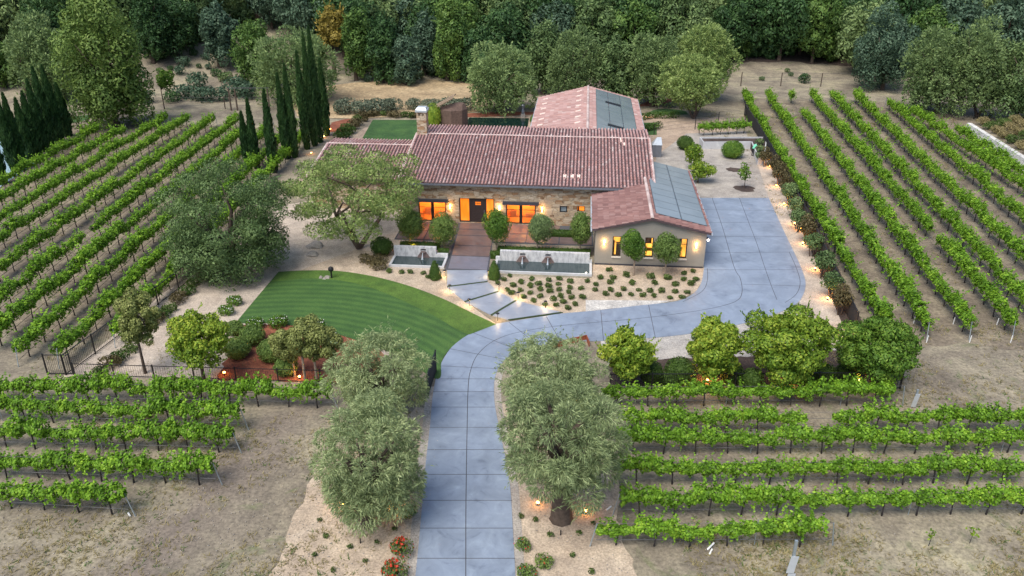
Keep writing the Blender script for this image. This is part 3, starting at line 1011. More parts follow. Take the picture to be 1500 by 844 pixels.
def entry():
    # angled concrete slabs with grass joints, from the drive to the pools
    lines = [((655, 396), (714.5, 396)), ((655, 421), (714, 413.5)), ((681, 443), (730, 428)), ((720, 462.5), (756, 441)), ((746, 469.5), (823, 458.5))]
    mb = MB()
    gm = MB()
    for i in range(4):
        a, b = lines[i]; c, d_ = lines[i + 1]
        q = [G(*a), G(*b), G(*d_), G(*c)]
        # leave a joint at the far edge of each next slab
        n = (q[3] - q[0]).normalized() * 0.10
        n2 = (q[2] - q[1]).normalized() * 0.10
        mb.prism([(p.x, p.y) for p in (q[0] + n, q[3] - n, q[2] - n2, q[1] + n2)], 0.0, 0.06)
        gm.prism([(p.x, p.y) for p in (q[3] - n * 0.98, q[3] + n * 0.98, q[2] + n2 * 0.98, q[2] - n2 * 0.98)], 0.0, 0.075)
    o = mb.build('entry_walk', M['walk']); o['kind'] = 'structure'
    g = gm.build('joint_grass', M['gap_grass']); g['kind'] = 'stuff'
    # brown paved path from the pools to the door with dark joints
    pv = MB()
    vsx = [-10.72, -7.95, -5.65, -3.25, -1.75, -0.02]
    dl, dr = -0.98, 2.28
    z = 0.06
    for i in range(5):
        a, b = vsx[i] + 0.08, vsx[i + 1] - 0.08
        l = lambda v: dl + 0.045 * (-v)
        pv.prism([(l(a), a), (dr + 0.045 * -a, a), (dr + 0.045 * -b, b), (l(b), b)], 0.0, z, 1 if i == 0 else 0)
    o = pv.build('paved_path', [M['paver'], M['paver_sky']], None, O, TH); o['kind'] = 'structure'
    bd = MB()
    bd.prism([(-0.75, -10.9), (2.9, -10.9), (2.3, 0), (-1.1, 0)], 0.0, 0.03)
    o = bd.build('path_bed', M['joint'], None, O, TH); o['kind'] = 'structure'
    # terrace slabs either side
    tv = MB()
    for (u0, u1, vv) in ((-6.3, -1.15, (-4.6, -2.4, -0.02)), (2.55, 11.5, (-4.6, -2.4, -0.02))):
        for i in range(2):
            nn = 2 if u0 < 0 else 3
            for k in range(nn):
                a = u0 + (u1 - u0) * k / nn; b = u0 + (u1 - u0) * (k + 1) / nn
                if u0 > 0 and k == 2 and i == 1: continue
                tv.box(a + 0.05, b - 0.05, vv[i] + 0.07, vv[i + 1] - 0.07, 0, 0.058)
    o = tv.build('terrace', M['paver'], None, O, TH); o['kind'] = 'structure'
    tb = MB().box(-6.4, -1.12, -4.7, 0, 0, 0.032).box(2.5, 11.6, -4.7, 0, 0, 0.032)
    o = tb.build('terrace_bed', M['joint'], None, O, TH); o['kind'] = 'structure'


entry()


# ------------------------------------------------------------------ buildings
def tile_slope(E0, E1, R0, R1, width=0.33, course=0.52, rise=0.095):
    """rows of barrel tiles from eave E0-E1 up to ridge R0-R1; returns verts and quads"""
    E0, E1, R0, R1 = [np.array(p, dtype=float) for p in (E0, E1, R0, R1)]
    nc = max(2, int(round(np.linalg.norm(E1 - E0) / width)))
    nr = max(2, int(round(np.linalg.norm(R0 - E0) / course)))
    eu = (E1 - E0) / np.linalg.norm(E1 - E0)
    sl = (R0 - E0) / np.linalg.norm(R0 - E0)
    nn = np.cross(eu, sl); nn = nn / np.linalg.norm(nn)
    if nn[2] < 0: nn = -nn
    rng = np.random.default_rng(nc * 31 + nr)
    V, F = [], []
    r0 = width * 0.315
    b = 0
    for i in range(nc):
        f = (i + 0.5) / nc
        e = E0 + (E1 - E0) * f
        r = R0 + (R1 - R0) * f
        for j in range(nr):
            p = e + (r - e) * (j / nr) + nn * (0.06 + rng.uniform(-.015, .015)) + eu * rng.uniform(-.022, .022) + sl * rng.uniform(-.05, .05)
            q = e + (r - e) * min(1.0, (j + 1.08) / nr) + nn * 0.005
            for k, (c, rad) in enumerate(((p, r0), (q, r0 * 0.86))):
                for a in (0, math.pi / 3, 2 * math.pi / 3, math.pi):
                    V.append(c + eu * (rad * math.cos(a)) + nn * (rise * rad / r0 * math.sin(a) * 1.15))
            F += [(b, b + 1, b + 5, b + 4), (b + 1, b + 2, b + 6, b + 5), (b + 2, b + 3, b + 7, b + 6), (b, b + 3, b + 2, b + 1)]
            b += 8
    return V, F


def roof_part(name, parent, slopes, mat, thick=0.14):
    """slopes: list of (E0,E1,R0,R1, material index); a thin deck under tiles"""
    mb = MB()
    for (E0, E1, R0, R1) in slopes:
        V, F = tile_slope(E0, E1, R0, R1)
        mb.add(V, F, 0)
        E0, E1, R0, R1 = map(Vector, (E0, E1, R0, R1))
        dn = Vector((0, 0, -thick))
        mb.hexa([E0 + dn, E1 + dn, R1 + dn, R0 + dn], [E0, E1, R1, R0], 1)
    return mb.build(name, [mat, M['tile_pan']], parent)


def cap_line(mb, a, b, r=0.14, step=0.42, m=0):
    a, b = Vector(a), Vector(b)
    n = max(2, int((b - a).length / step))
    for i in range(n):
        p = a.lerp(b, i / n); q = a.lerp(b, min(1, (i + 1.06) / n))
        t = (q - p).normalized()
        s = t.cross(Vector((0, 0, 1))).normalized()
        u = s.cross(t)
        vs_ = []
        for c, rr in ((p, r), (q, r * 0.85)):
            for k in range(5):
                an = math.pi * k / 4
                vs_.append(c + s * rr * math.cos(an) + u * (rr * math.sin(an) * 0.9 + 0.02))
        mb.add(vs_, [(k, k + 1, k + 6, k + 5) for k in range(4)] + [(4, 3, 2, 1, 0)], m)


def wall_open(mb, x0, x1, z0, z1, y0, y1, ops, m=0):
    """wall panel in the xz plane between y0 (front) and y1, with rectangular openings (a,b,c,d)"""
    xs = sorted({x0, x1} | {o[0] for o in ops} | {o[1] for o in ops})
    zs = sorted({z0, z1} | {o[2] for o in ops} | {o[3] for o in ops})
    nx, nz = len(xs) - 1, len(zs) - 1
    solid = [[not any(o[0] < (xs[i] + xs[i + 1]) / 2 < o[1] and o[2] < (zs[j] + zs[j + 1]) / 2 < o[3] for o in ops) for j in range(nz)] for i in range(nx)]
    S = lambda i, j: 0 <= i < nx and 0 <= j < nz and solid[i][j]
    for i in range(nx):
        for j in range(nz):
            if not solid[i][j]: continue
            a, b, c, d_ = xs[i], xs[i + 1], zs[j], zs[j + 1]
            mb.quad((a, y0, c), (b, y0, c), (b, y0, d_), (a, y0, d_), m)
            mb.quad((b, y1, c), (a, y1, c), (a, y1, d_), (b, y1, d_), m)
            if not S(i - 1, j): mb.quad((a, y1, c), (a, y0, c), (a, y0, d_), (a, y1, d_), m)
            if not S(i + 1, j): mb.quad((b, y0, c), (b, y1, c), (b, y1, d_), (b, y0, d_), m)
            if not S(i, j - 1): mb.quad((a, y1, c), (b, y1, c), (b, y0, c), (a, y0, c), m)
            if not S(i, j + 1): mb.quad((a, y0, d_), (b, y0, d_), (b, y1, d_), (a, y1, d_), m)


def point_light(parent, loc, power, color=(1.0, 0.55, 0.2), size=0.06, name='lamp_light'):
    l = bpy.data.lights.new(name, 'POINT')
    l.energy = power
    l.color = color
    l.shadow_soft_size = size
    o = bpy.data.objects.new(name, l)
    o.location = loc
    link(o, parent)
    return o


def window(parent, u0, u1, z0, z1, y, pane_mat, bars_v=(), bars_h=(), f=0.07, depth=0.10, name='window', room=False):
    """frame set back in the opening whose front is at y"""
    fr = MB()
    a, b = y + 0.10, y + 0.10 + depth
    fr.box(u0, u0 + f, a, b, z0, z1).box(u1 - f, u1, a, b, z0, z1)
    fr.box(u0 + f, u1 - f, a, b, z1 - f, z1).box(u0 + f, u1 - f, a, b, z0, z0 + f)
    for x, w in bars_v: fr.box(x - w / 2, x + w / 2, a + 0.005, b - 0.005, z0 + f, z1 - f)
    for z, w in bars_h: fr.box(u0 + f, u1 - f, a + 0.012, b - 0.012, z - w / 2, z + w / 2)
    fo = fr.build(name, M['black'], parent)
    MB().box(u0 + f * 0.5, u1 - f * 0.5, b - 0.035, b - 0.02, z0 + f * 0.5, z1 - f * 0.5).build('pane', M['glass'] if room else pane_mat, fo)
    return fo


def wall_lamp(parent, u, y, z, power=16, glow='lamp', h=0.26):
    mb = MB().box(u - 0.09, u + 0.09, y - 0.10, y - 0.003, z - 0.02, z + 0.03, 0)
    mb.lathe((u, y - 0.075, z + 0.032), [(0.045, 0), (0.07, h * 0.5), (0.05, h)], 8, 1)
    mb.lathe((u, y - 0.075, z - 0.10), [(0.05, 0), (0.05, 0.075)], 8, 1)
    o = mb.build('wall_lamp', [M['black'], M[glow]], parent)
    point_light(o, (u, y - 0.22, z + 0.30), power)
    point_light(o, (u, y - 0.20, z - 0.30), power * 0.7)
    return o


def build_house():
    h = thing('stone_house', 'long stone farmhouse with clay tile roof, rendered gable wing and glowing amber windows', 'house', O, TH)
    # stone front
    ops = [(-5.0, -2.35, 0.06, 2.05), (-1.1, 2.25, 0.06, 2.5), (3.35, 6.15, 0.06, 2.0), (8.4, 9.1, 1.35, 2.0), (10.0, 10.75, 1.5, 2.05)]
    mb = MB()
    wall_open(mb, -6.4, 16.6, 0, 3.88, 0.0, 0.45, ops)
    mb.prism([(-6.4, 0.46), (-5.95, 0.46), (-5.95, 13.4), (-6.4, 13.4)], 0, 3.88)
    mb.prism([(16.15, 0.46), (16.6, 0.46), (16.6, 13.4), (16.15, 13.4)], 0, 3.88)
    # gable tops under the roof
    for u0, u1 in ((-6.4, -5.95), (16.15, 16.6)):
        mb.hexa([(u0, 0.3, 3.882), (u0, 13.4, 3.882), (u0, 13.4, 5.52), (u0, 9.9, 5.70)], [(u1, 0.3, 3.882), (u1, 13.4, 3.882), (u1, 13.4, 5.52), (u1, 9.9, 5.70)])
    mb.build('stone_wall', M['stone'], h)
    # interior dark box so the openings have depth
    # front windows with lit blinds
    for a, b, tp, mid in ((-5.0, -2.35, 2.05, -3.68), (3.35, 6.15, 2.0, 4.75)):
        window(h, a, b, 0.06, tp, 0.0, None, [(mid, 0.27)], [(0.75, 0.03), (1.45, 0.03)], 0.10, room=True)
        r = MB().box(a - 0.6, b + 0.6, 2.4, 2.45, 0.0, 2.9, 0).box(a - 0.65, a - 0.6, 0.46, 2.45, 0.0, 2.9, 0).box(b + 0.6, b + 0.65, 0.46, 2.45, 0.0, 2.9, 0)
        r.box(a - 0.6, b + 0.6, 0.46, 2.39, 0.0, 0.06, 1).box(a - 0.6, b + 0.6, 0.46, 2.39, 2.86, 2.9, 0)
        r.box(a + 0.2, a + 0.8, 2.1, 2.35, 0.06, 0.6, 3).box(b - 1.1, b - 0.2, 1.9, 2.3, 0.06, 0.4, 3).box(a + 0.3, a + 0.8, 2.36, 2.39, 1.15, 1.75, 3).box(b - 0.9, b - 0.35, 2.36, 2.39, 1.2, 1.7, 1)
        r.build('lit_room', [M['room_wall'], M['shed_floor'], M['darkwood'], M['tile_red']], h)
        point_light(h, (mid, 1.1, 2.3), 210, (1.0, 0.46, 0.11), 0.25, 'ceiling_lamp')
    window(h, 8.4, 9.1, 1.35, 2.0, 0.0, M['solar'], [], [], 0.09)
    window(h, 10.0, 10.75, 1.5, 2.05, 0.0, M['amber'], [(10.15, 0.12)], [], 0.06)
    for a, b, z in ((-5.25, -2.1, 2.05), (3.05, 6.45, 2.02)):
        MB().box(a, b, -0.22, -0.003, z, z + 0.30).build('lintel_beam', M['beam'], h)
    # entrance: door between two lit panels
    fr = MB().box(-1.1, -1.0, 0.12, 0.26, 0.06, 2.5).box(2.15, 2.25, 0.12, 0.26, 0.06, 2.5).box(-1.0, 2.15, 0.12, 0.26, 2.42, 2.5)
    fr.box(-0.16, -0.08, 0.12, 0.26, 0.06, 2.42).box(1.40, 1.48, 0.12, 0.26, 0.06, 2.42).box(-1.0, -0.16, 0.12, 0.26, 0.06, 0.2).box(1.48, 2.15, 0.12, 0.26, 0.06, 0.2)
    fo = fr.build('door_frame', M['darkwood'], h)
    for a_, b_ in ((-0.995, -0.165), (1.485, 2.145)): MB().box(a_, b_, 0.17, 0.19, 0.205, 2.415).build('side_panel', M['amber'], fo)
    dr = MB()
    wall_open(dr, -0.075, 1.395, 0.07, 2.415, 0.16, 0.23, [(0.42, 0.95, 1.78, 2.12)])
    for z in (0.5, 1.0, 1.5):
        dr.box(-0.07, 1.39, 0.15, 0.158, z - 0.02, z + 0.02)
    for x in (0.6, 0.775): dr.box(x - 0.015, x + 0.015, 0.17, 0.2, 1.78, 2.12)
    dr.box(0.42, 0.95, 0.17, 0.2, 1.935, 1.965)
    do = dr.build('door', M['darkwood'], h)
    MB().box(0.42, 0.95, 0.20, 0.215, 1.78, 2.12).build('peep_window', M['amber'], do)
    MB().tube([(1.27, 0.15, 0.95), (1.27, 0.10, 1.0), (1.27, 0.10, 1.25), (1.27, 0.15, 1.3)], 0.014, 6).build('handle', M['steel'], do)
    # main roof
    z0, zr, zb = 4.0, 5.88, 5.76
    rf = roof_part('tiled_roof', h, [((-6.9, -0.4, z0), (17.1, -0.4, z0), (-6.9, 9.9, zr), (17.1, 9.9, zr)), ((17.1, 13.8, zb), (-6.9, 13.8, zb), (17.1, 9.95, zr), (-6.9, 9.95, zr))], M['tile'])
    cb = MB(); cap_line(cb, (-6.9, 9.92, zr + 0.02), (17.1, 9.92, zr + 0.02), 0.09)
    for u in (-6.86, 17.06): cap_line(cb, (u, -0.4, z0 + 0.05), (u, 9.9, zr + 0.05), 0.12)
    cb.build('ridge_cap', M['tile_cap'], rf)
    MB().box(-6.9, 15.9, -0.56, -0.42, z0 - 0.16, z0 - 0.02).build('gutter', M['gutter'], rf)
    # pale odd tiles on the roof
    for (u, v) in ((8.6, 1.2), (9.3, 1.25), (9.9, 1.25), (14.1, 9.0), (14.3, 8.3), (13.9, 9.5)):
        z = z0 + (v + 0.4) * (zr - z0) / 10.9
        MB().hexa([(u, v, z + 0.02), (u + 0.3, v, z + 0.02), (u + 0.3, v + 0.55, z + 0.12), (u, v + 0.55, z + 0.12)], [(u, v, z + 0.15), (u + 0.3, v, z + 0.15), (u + 0.3, v + 0.55, z + 0.25), (u, v + 0.55, z + 0.25)]).build('vent_tile', M['tile_pale'], rf)
    # chimney
    ch = MB()
    wall_open(ch, -6.75, -5.75, 5.3, 8.2, 9.6, 9.75, [(-6.55, -6.3, 7.75, 8.05), (-6.2, -5.95, 7.75, 8.05)])
    ch.box(-6.75, -5.75, 9.76, 10.7, 5.3, 8.2)
    co = ch.build('chimney', M['stone'], rf)
    MB().box(-6.85, -5.65, 9.5, 10.8, 8.2, 8.42).hexa([(-6.8, 9.55, 8.42), (-5.7, 9.55, 8.42), (-5.7, 10.75, 8.42), (-6.8, 10.75, 8.42)], [(-6.7, 9.7, 8.62), (-5.8, 9.7, 8.62), (-5.8, 10.6, 8.62), (-6.7, 10.6, 8.62)]).build('chimney_cap', M['flashing'], co)
    # left wing
    wb = MB()
    wb.box(-16.2, -6.45, 2.9, 3.3, 0, 3.05).box(-16.2, -15.8, 3.31, 12.3, 0, 3.05)
    wb.hexa([(-16.2, 3.0, 3.052), (-16.2, 12.3, 3.052), (-16.2, 12.3, 4.1), (-16.2, 10.2, 4.3)], [(-15.8, 3.0, 3.052), (-15.8, 12.3, 3.052), (-15.8, 12.3, 4.1), (-15.8, 10.2, 4.3)])
    wb.build('wing_wall', M['stone'], h)
    wr = roof_part('wing_roof', h, [((-16.6, 2.5, 3.2), (-6.9, 2.5, 3.2), (-16.6, 10.3, 4.5), (-6.9, 10.3, 4.5)), ((-6.9, 12.9, 4.27), (-16.6, 12.9, 4.27), (-6.9, 10.35, 4.5), (-16.6, 10.35, 4.5))], M['tile'])
    cb = MB(); cap_line(cb, (-16.6, 10.32, 4.52), (-6.95, 10.32, 4.52), 0.09); cap_line(cb, (-16.56, 2.5, 3.25), (-16.56, 10.3, 4.55), 0.12)
    cb.build('ridge_cap', M['tile_cap'], wr)
    # garage wing: gable facing the drive
    gw = MB()
    wins = [(13.1, 13.8, 0.8, 2.6), (15.78, 16.48, 0.8, 2.6), (18.55, 19.25, 0.8, 2.6)]
    f0 = -8.65
    wall_open(gw, 11.65, 20.75, 0, 3.15, f0, f0 + 0.3, wins)
    gw.hexa([(11.65, f0, 3.152), (20.75, f0, 3.152), (16.2, f0, 4.28)], [(11.65, f0 + 0.3, 3.152), (20.75, f0 + 0.3, 3.152), (16.2, f0 + 0.3, 4.28)])
    gw.box(11.65, 11.95, f0 + 0.302, -0.01, 0, 3.15).box(20.45, 20.75, f0 + 0.302, 7.4, 0, 3.15)
    gw.box(16.62, 20.44, 7.1, 7.4, 0, 3.15)
    gw.build('rendered_wall', M['render'], h)
    MB().box(11.7, 20.7, f0 - 0.03, f0 - 0.003, 0.0, 0.14).build('plinth', M['beam'], h)
    for i, (a, b, c, d_) in enumerate(wins):
        w = window(h, a, b, c, d_, f0, None, [], [(c + 1.25, 0.035)], 0.075, 0.08, room=True)
        MB().box(a - 0.05, b + 0.05, f0 - 0.07, f0 - 0.004, c - 0.12, c - 0.004).build('sill', M['cream'], w)
    # the lit room behind the gable windows
    rm = MB().box(12.3, 20.2, -6.4, -6.35, 0, 3.0, 0).box(12.3, 20.2, -8.3, -6.42, 0.0, 0.05, 1)
    rm.box(13.2, 13.35, -6.9, -6.7, 0.05, 1.5, 2).box(13.5, 13.95, -7.0, -6.6, 0.05, 1.25, 2)
    rm.box(16.0, 16.5, -6.5, -6.45, 1.25, 2.0, 3).box(15.6, 16.9, -7.2, -6.7, 0.8, 0.9, 2)
    rm.box(18.5, 18.9, -7.3, -6.9, 0.05, 1.7, 2).box(18.4, 19.0, -7.0, -6.9, 1.5, 2.0, 2)
    rm.build('lit_room', [M['room'], M['darkwood'], M['darkwood'], M['tile_red']], h)
    # garage roof
    e, zr2 = 3.22, 4.36
    gr = roof_part('gable_roof', h, [((11.35, 0.0, e), (11.35, -8.95, e), (16.2, 0.0, zr2), (16.2, -8.95, zr2)), ((21.05, -8.95, e), (21.05, 7.7, e), (16.2, -8.95, zr2), (16.2, 7.7, zr2))], M['tile_red'])
    cb = MB(); cap_line(cb, (16.2, -8.95, zr2 + 0.06), (16.2, 1.6, zr2 + 0.06), 0.15)
    cb.build('ridge_cap', M['tile_cap'], gr)
    MB().box(11.22, 11.34, -8.95, -0.5, e - 0.15, e).build('gutter', M['flashing'], gr)
    MB().box(21.06, 21.18, -8.95, 7.7, e - 0.15, e - 0.01).build('gutter', M['flashing'], gr)
    solar_array(gr, (16.55, 20.85), (-7.75, 7.55), lambda u: zr2 - (u - 16.2) * (zr2 - e) / 4.85, 9, 2)
    # lamps on the walls
    wall_lamp(h, -1.95, 0.0, 1.55, 10)
    wall_lamp(h, 2.75, 0.0, 1.55, 7)
    wall_lamp(h, 6.75, 0.0, 1.5, 9)
    wall_lamp(h, 12.4, f0, 1.95, 9)
    wall_lamp(h, 19.98, f0, 1.95, 9)
    fl = MB().box(20.76, 20.92, -8.3, -8.1, 2.45, 2.6, 0)
    fl.lathe((20.98, -8.2, 2.28), [(0.03, 0), (0.09, 0.06), (0.08, 0.14)], 8, 1)
    o = fl.build('flood_lamp', [M['black'], M['lamp_white']], h)
    point_light(o, (21.2, -8.3, 2.4), 6, (1, 0.85, 0.75))


def solar_array(parent, us, vs_, zf, nv, nu, slots=(), lift=0.17):
    mb = MB()
    u0, u1 = us; v0, v1 = vs_
    gap = 0.04
    for i in range(nv):
        for j in range(nu):
            a, b = u0 + (u1 - u0) * j / nu + gap, u0 + (u1 - u0) * (j + 1) / nu - gap
            c, d_ = v0 + (v1 - v0) * i / nv + gap, v0 + (v1 - v0) * (i + 1) / nv - gap
            bot = [(a, c, zf(a) + lift), (b, c, zf(b) + lift), (b, d_, zf(b) + lift), (a, d_, zf(a) + lift)]
            mb.hexa(bot, [(p[0], p[1], p[2] + 0.012) for p in bot], 0)
    bot = [(u0, v0, zf(u0) + lift - 0.09), (u1, v0, zf(u1) + lift - 0.09), (u1, v1, zf(u1) + lift - 0.09), (u0, v1, zf(u0) + lift - 0.09)]
    mb.hexa(bot, [(p[0], p[1], p[2] + 0.085) for p in bot], 1)
    for (a, b, c, d_) in slots:
        bot = [(a, c, zf(a) + lift + 0.052), (b, c, zf(b) + lift + 0.052), (b, d_, zf(b) + lift + 0.052), (a, d_, zf(a) + lift + 0.052)]
        mb.hexa(bot, [(p[0], p[1], p[2] + 0.02) for p in bot], 2)
    return mb.build('solar_array', [M['solar'], M['solar_line'], M['black']], parent)


def build_rear_house():
    g = thing('rear_house', 'rear building with steep mauve tile gable roof, solar panels on its right slope', 'house', H(10.8, 26), TH)
    e, zr, w = 3.5, 5.15, 6.6
    v0, v1 = -10.6, 12.3
    wb = MB()
    wb.box(-6.2, -5.9, v0 + 0.5, v1 - 0.5, 0, 3.4).box(5.9, 6.2, v0 + 0.5, v1 - 0.5, 0, 3.4)
    wb.box(-5.89, 5.89, v1 - 0.8, v1 - 0.5, 0, 3.4).box(-5.89, 5.89, v0 + 0.5, v0 + 0.8, 0, 3.4)
    for y in (v0 + 0.5, v1 - 0.8):
        wb.hexa([(-6.2, y, 3.402), (6.2, y, 3.402), (0, y, 4.95)], [(-6.2, y + 0.3, 3.402), (6.2, y + 0.3, 3.402), (0, y + 0.3, 4.95)])
    wb.build('wall', M['render'], g)
    rf = roof_part('roof', g, [((-w, v1, e), (-w, v0, e), (0, v1, zr), (0, v0, zr)), ((w, v0, e), (w, v1, e), (0, v0, zr), (0, v1, zr))], M['tile'])
    cb = MB(); cap_line(cb, (0, v0, zr + 0.06), (0, v1, zr + 0.06), 0.16)
    cb.build('ridge_cap', M['tile_cap'], rf)
    MB().box(-w - 0.14, -w - 0.01, v0, v1, e - 0.15, e).build('gutter', M['flashing'], rf)
    MB().box(w + 0.01, w + 0.14, v0, v1, e - 0.15, e).build('gutter', M['flashing'], rf)
    zf = lambda u: zr - abs(u) * (zr - e) / w
    for u in (-5.55, -1.15):
        for k in range(8):
            v = -9.4 + k * 2.75
            if v > v1 - 0.8: continue
            b = [(u - 0.32, v, zf(u - 0.32) + 0.08), (u + 0.32, v, zf(u + 0.32) + 0.08), (u + 0.32, v + 0.5, zf(u + 0.32) + 0.08), (u - 0.32, v + 0.5, zf(u - 0.32) + 0.08)]
            MB().hexa(b, [(p[0], p[1], p[2] + 0.08) for p in b]).build('vent_tile', M['tile_pale'], rf)
    solar_array(rf, (1.0, 5.7), (v0 + 0.8, v1 - 1.0), zf, 7, 3, [(2.3, 4.2, -6.6, -5.8), (2.2, 4.1, 4.6, 5.5)])


build_house()
build_rear_house()


# ------------------------------------------------------------------ pools before the house
def pond(label, u0, u1, v0, v1, wu0, wu1, spouts):
    c = H((u0 + u1) / 2, (v0 + v1) / 2)
    t = thing('water_basin', label, 'water basin', c, TH, 'concrete water basins before the terrace')
    a, b = (u1 - u0) / 2, (v1 - v0) / 2
    r = MB().box(-a, a, -b, -b + 0.17, 0, 0.20).box(-a, -a + 0.2, -b + 0.171, b - 0.36, 0, 0.20).box(a - 0.2, a, -b + 0.171, b - 0.36, 0, 0.20)
    r.build('rim', M['curb'], t)
    x0, x1 = wu0 - (u0 + u1) / 2, wu1 - (u0 + u1) / 2
    w = MB()
    ops = [(s - (u0 + u1) / 2 - 0.24, s - (u0 + u1) / 2 + 0.24, 0.66, 0.86) for s in spouts]
    wall_open(w, x0, x1, 0, 1.02, b - 0.34, b, ops)
    if x0 > -a + 0.05: w.box(-a, x0 - 0.002, b - 0.34, b, 0, 0.42)
    if x1 < a - 0.05: w.box(x1 + 0.002, a, b - 0.34, b, 0, 0.42)
    w.build('back_wall', M['pond_wall'], t)
    MB().box(-a + 0.16, a - 0.16, -b + 0.16, b - 0.33, 0.04, 0.13).build('water', M['water'], t)
    for s in spouts:
        s -= (u0 + u1) / 2
        m = MB().hexa([(s - 0.2, b - 0.62, 0.60), (s + 0.2, b - 0.62, 0.60), (s + 0.2, b - 0.342, 0.60), (s - 0.2, b - 0.342, 0.60)], [(s - 0.2, b - 0.62, 0.64), (s + 0.2, b - 0.62, 0.64), (s + 0.2, b - 0.342, 0.67), (s - 0.2, b - 0.342, 0.67)])
        m.hexa([(s - 0.55, b - 0.52, 0.125), (s + 0.55, b - 0.52, 0.125), (s + 0.55, b - 0.342, 0.125), (s - 0.55, b - 0.342, 0.125)], [(s - 0.24, b - 0.46, 0.60), (s + 0.24, b - 0.46, 0.60), (s + 0.24, b - 0.342, 0.60), (s - 0.24, b - 0.342, 0.60)])
        m.build('spout', M['paver'], t)
        MB().box(s - 0.22, s + 0.22, b - 0.06, b - 0.03, 0.68, 0.85).build('spout_slot', M['black'], t)
        f = MB().tube([(s, b - 0.62, 0.62), (s, b - 0.80, 0.55), (s, b - 0.92, 0.13)], [0.03, 0.025, 0.09], 8)
        f.build('falling_water', M['flashing'], t)
    return t


p1 = pond('long right-hand concrete basin with two water spouts, below the round-headed trees', 3.3, 11.45, -11.15, -8.5, 3.68, 11.25, (5.6, 7.75))
pond('short concrete basin with one water spout, left of the paved path', -5.55, -0.85, -10.7, -8.3, -5.5, -1.85, (-2.95,))
lb = MB().lathe((3.6, -0.9, 0.132), [(0.05, 0), (0.05, 0.03)], 8)
lo = lb.build('underwater_lamp', M['lamp_white'], p1)
point_light(lo, (3.5, -0.85, 0.55), 2.5, (0.95, 1.0, 0.6))


# ------------------------------------------------------------------ hedges and small shrubs
def box_hedge(label, u0, u1, v0, v1, z1, seed=1, k='hedge'):
    rng = np.random.default_rng(seed)
    a, b = (u1 - u0) / 2, (v1 - v0) / 2
    n = int(((u1 - u0) * (z1 * 2 + (v1 - v0)) + (v1 - v0) * z1 * 2) * 110)
    C = np.stack([rng.uniform(-a, a, n), rng.uniform(-b, b, n), rng.uniform(0.02, z1, n)], 1)
    N = np.zeros((n, 3))
    f = rng.random(n)
    top, fr = f < 0.42, (f >= 0.42) & (f < 0.84)
    en = f >= 0.84
    C[top, 2] = z1; N[top, 2] = 1
    s = np.where(rng.random(n) < 0.7, -1, 1)
    C[fr, 1] = (s * b)[fr]; N[fr, 1] = s[fr]
    C[en, 0] = (s * a)[en]; N[en, 0] = s[en]
    C += rng.normal(0, 0.025, (n, 3))
    V, F = cards(rng, C, N, 0.13, 0.085, 0, 0.5)
    mb = MB().box(-a + 0.03, a - 0.03, -b + 0.03, b - 0.03, 0, z1 - 0.03)
    nb = len(mb.v)
    V = np.vstack([np.array(mb.v), V]); F = np.vstack([np.array(mb.f), F + nb])
    o = obj('box_hedge', mesh_np('box_hedge', V, F, M['leaf_' + k]), None, H((u0 + u1) / 2, (v0 + v1) / 2), TH)
    return tag(o, label, 'hedge', 'clipped box hedges round the terrace')


box_hedge('long low clipped hedge behind the wall of the right water basin', 3.3, 11.3, -7.15, -6.55, 0.55, 1)
box_hedge('low clipped hedge behind the wall of the left water basin', -5.4, -1.9, -6.75, -6.2, 0.55, 2)
box_hedge('short hedge stub between the paved path and the right basin wall', 2.75, 3.62, -8.3, -7.75, 0.6, 3)
box_hedge('short hedge stub between the paved path and the left basin wall', -1.8, -0.9, -8.1, -7.6, 0.6, 4)
box_hedge('low clipped hedge against the stone wall under the small square window', 7.6, 10.2, -2.95, -2.35, 0.6, 5)


def clump_mesh(name, seed, r, h, n, l, w, leafk, flowers=None, core=True, lift=0.0, jit=0.6):
    """rounded shrub sitting on the ground, r radius and h height"""
    rng = np.random.default_rng(seed)
    bl = [(0, 0, h * 0.45 + lift, r * 0.85, r * 0.85, h * 0.5)] + [(math.cos(a) * r * 0.45, math.sin(a) * r * 0.45, h * rng.uniform(0.35, 0.6) + lift, r * 0.55, r * 0.55, h * 0.42) for a in rng.uniform(0, 6.28, 5)]
    V, F = blob_cards(rng, bl, n, l, w, 0.8, 0, jit, 0.25, 0.0)
    mats = [M['leaf_' + leafk]]
    midx = np.zeros(len(F), dtype=int)
    if flowers:
        C = []
        V2, F2 = blob_cards(rng, [(b[0], b[1], b[2], b[3] * 1.07, b[4] * 1.07, b[5] * 1.07) for b in bl], flowers[1], flowers[2], flowers[2] * 0.85, 1.0, 0, 0.4, 0.7, h * 0.3)
        F2 = F2 + len(V)
        V = np.vstack([V, V2]); F = np.vstack([F, F2])
        midx = np.concatenate([midx, np.ones(len(F2), dtype=int)])
        mats.append(M['leaf_' + flowers[0]])
    return mesh_np(name, V, F, mats, midx)


SHRUB = [clump_mesh('round_shrub', 20 + i, 0.29, 0.33, 240, 0.12, 0.06, 'bed') for i in range(4)]
TUFT = [clump_mesh('grass_tuft', 30 + i, 0.17, 0.20, 60, 0.13, 0.05, 'bed') for i in range(3)]


def by_rows(pts, gap):
    """sort pixel points into rows from the top, each row left to right"""
    pts = sorted(pts, key=lambda p: p[1])
    rows = []
    for p in pts:
        if rows and p[1] - rows[-1][0][1] <= gap: rows[-1].append(p)
        else: rows.append([p])
    return [sorted(r) for r in rows]


rng0 = random.Random(3)


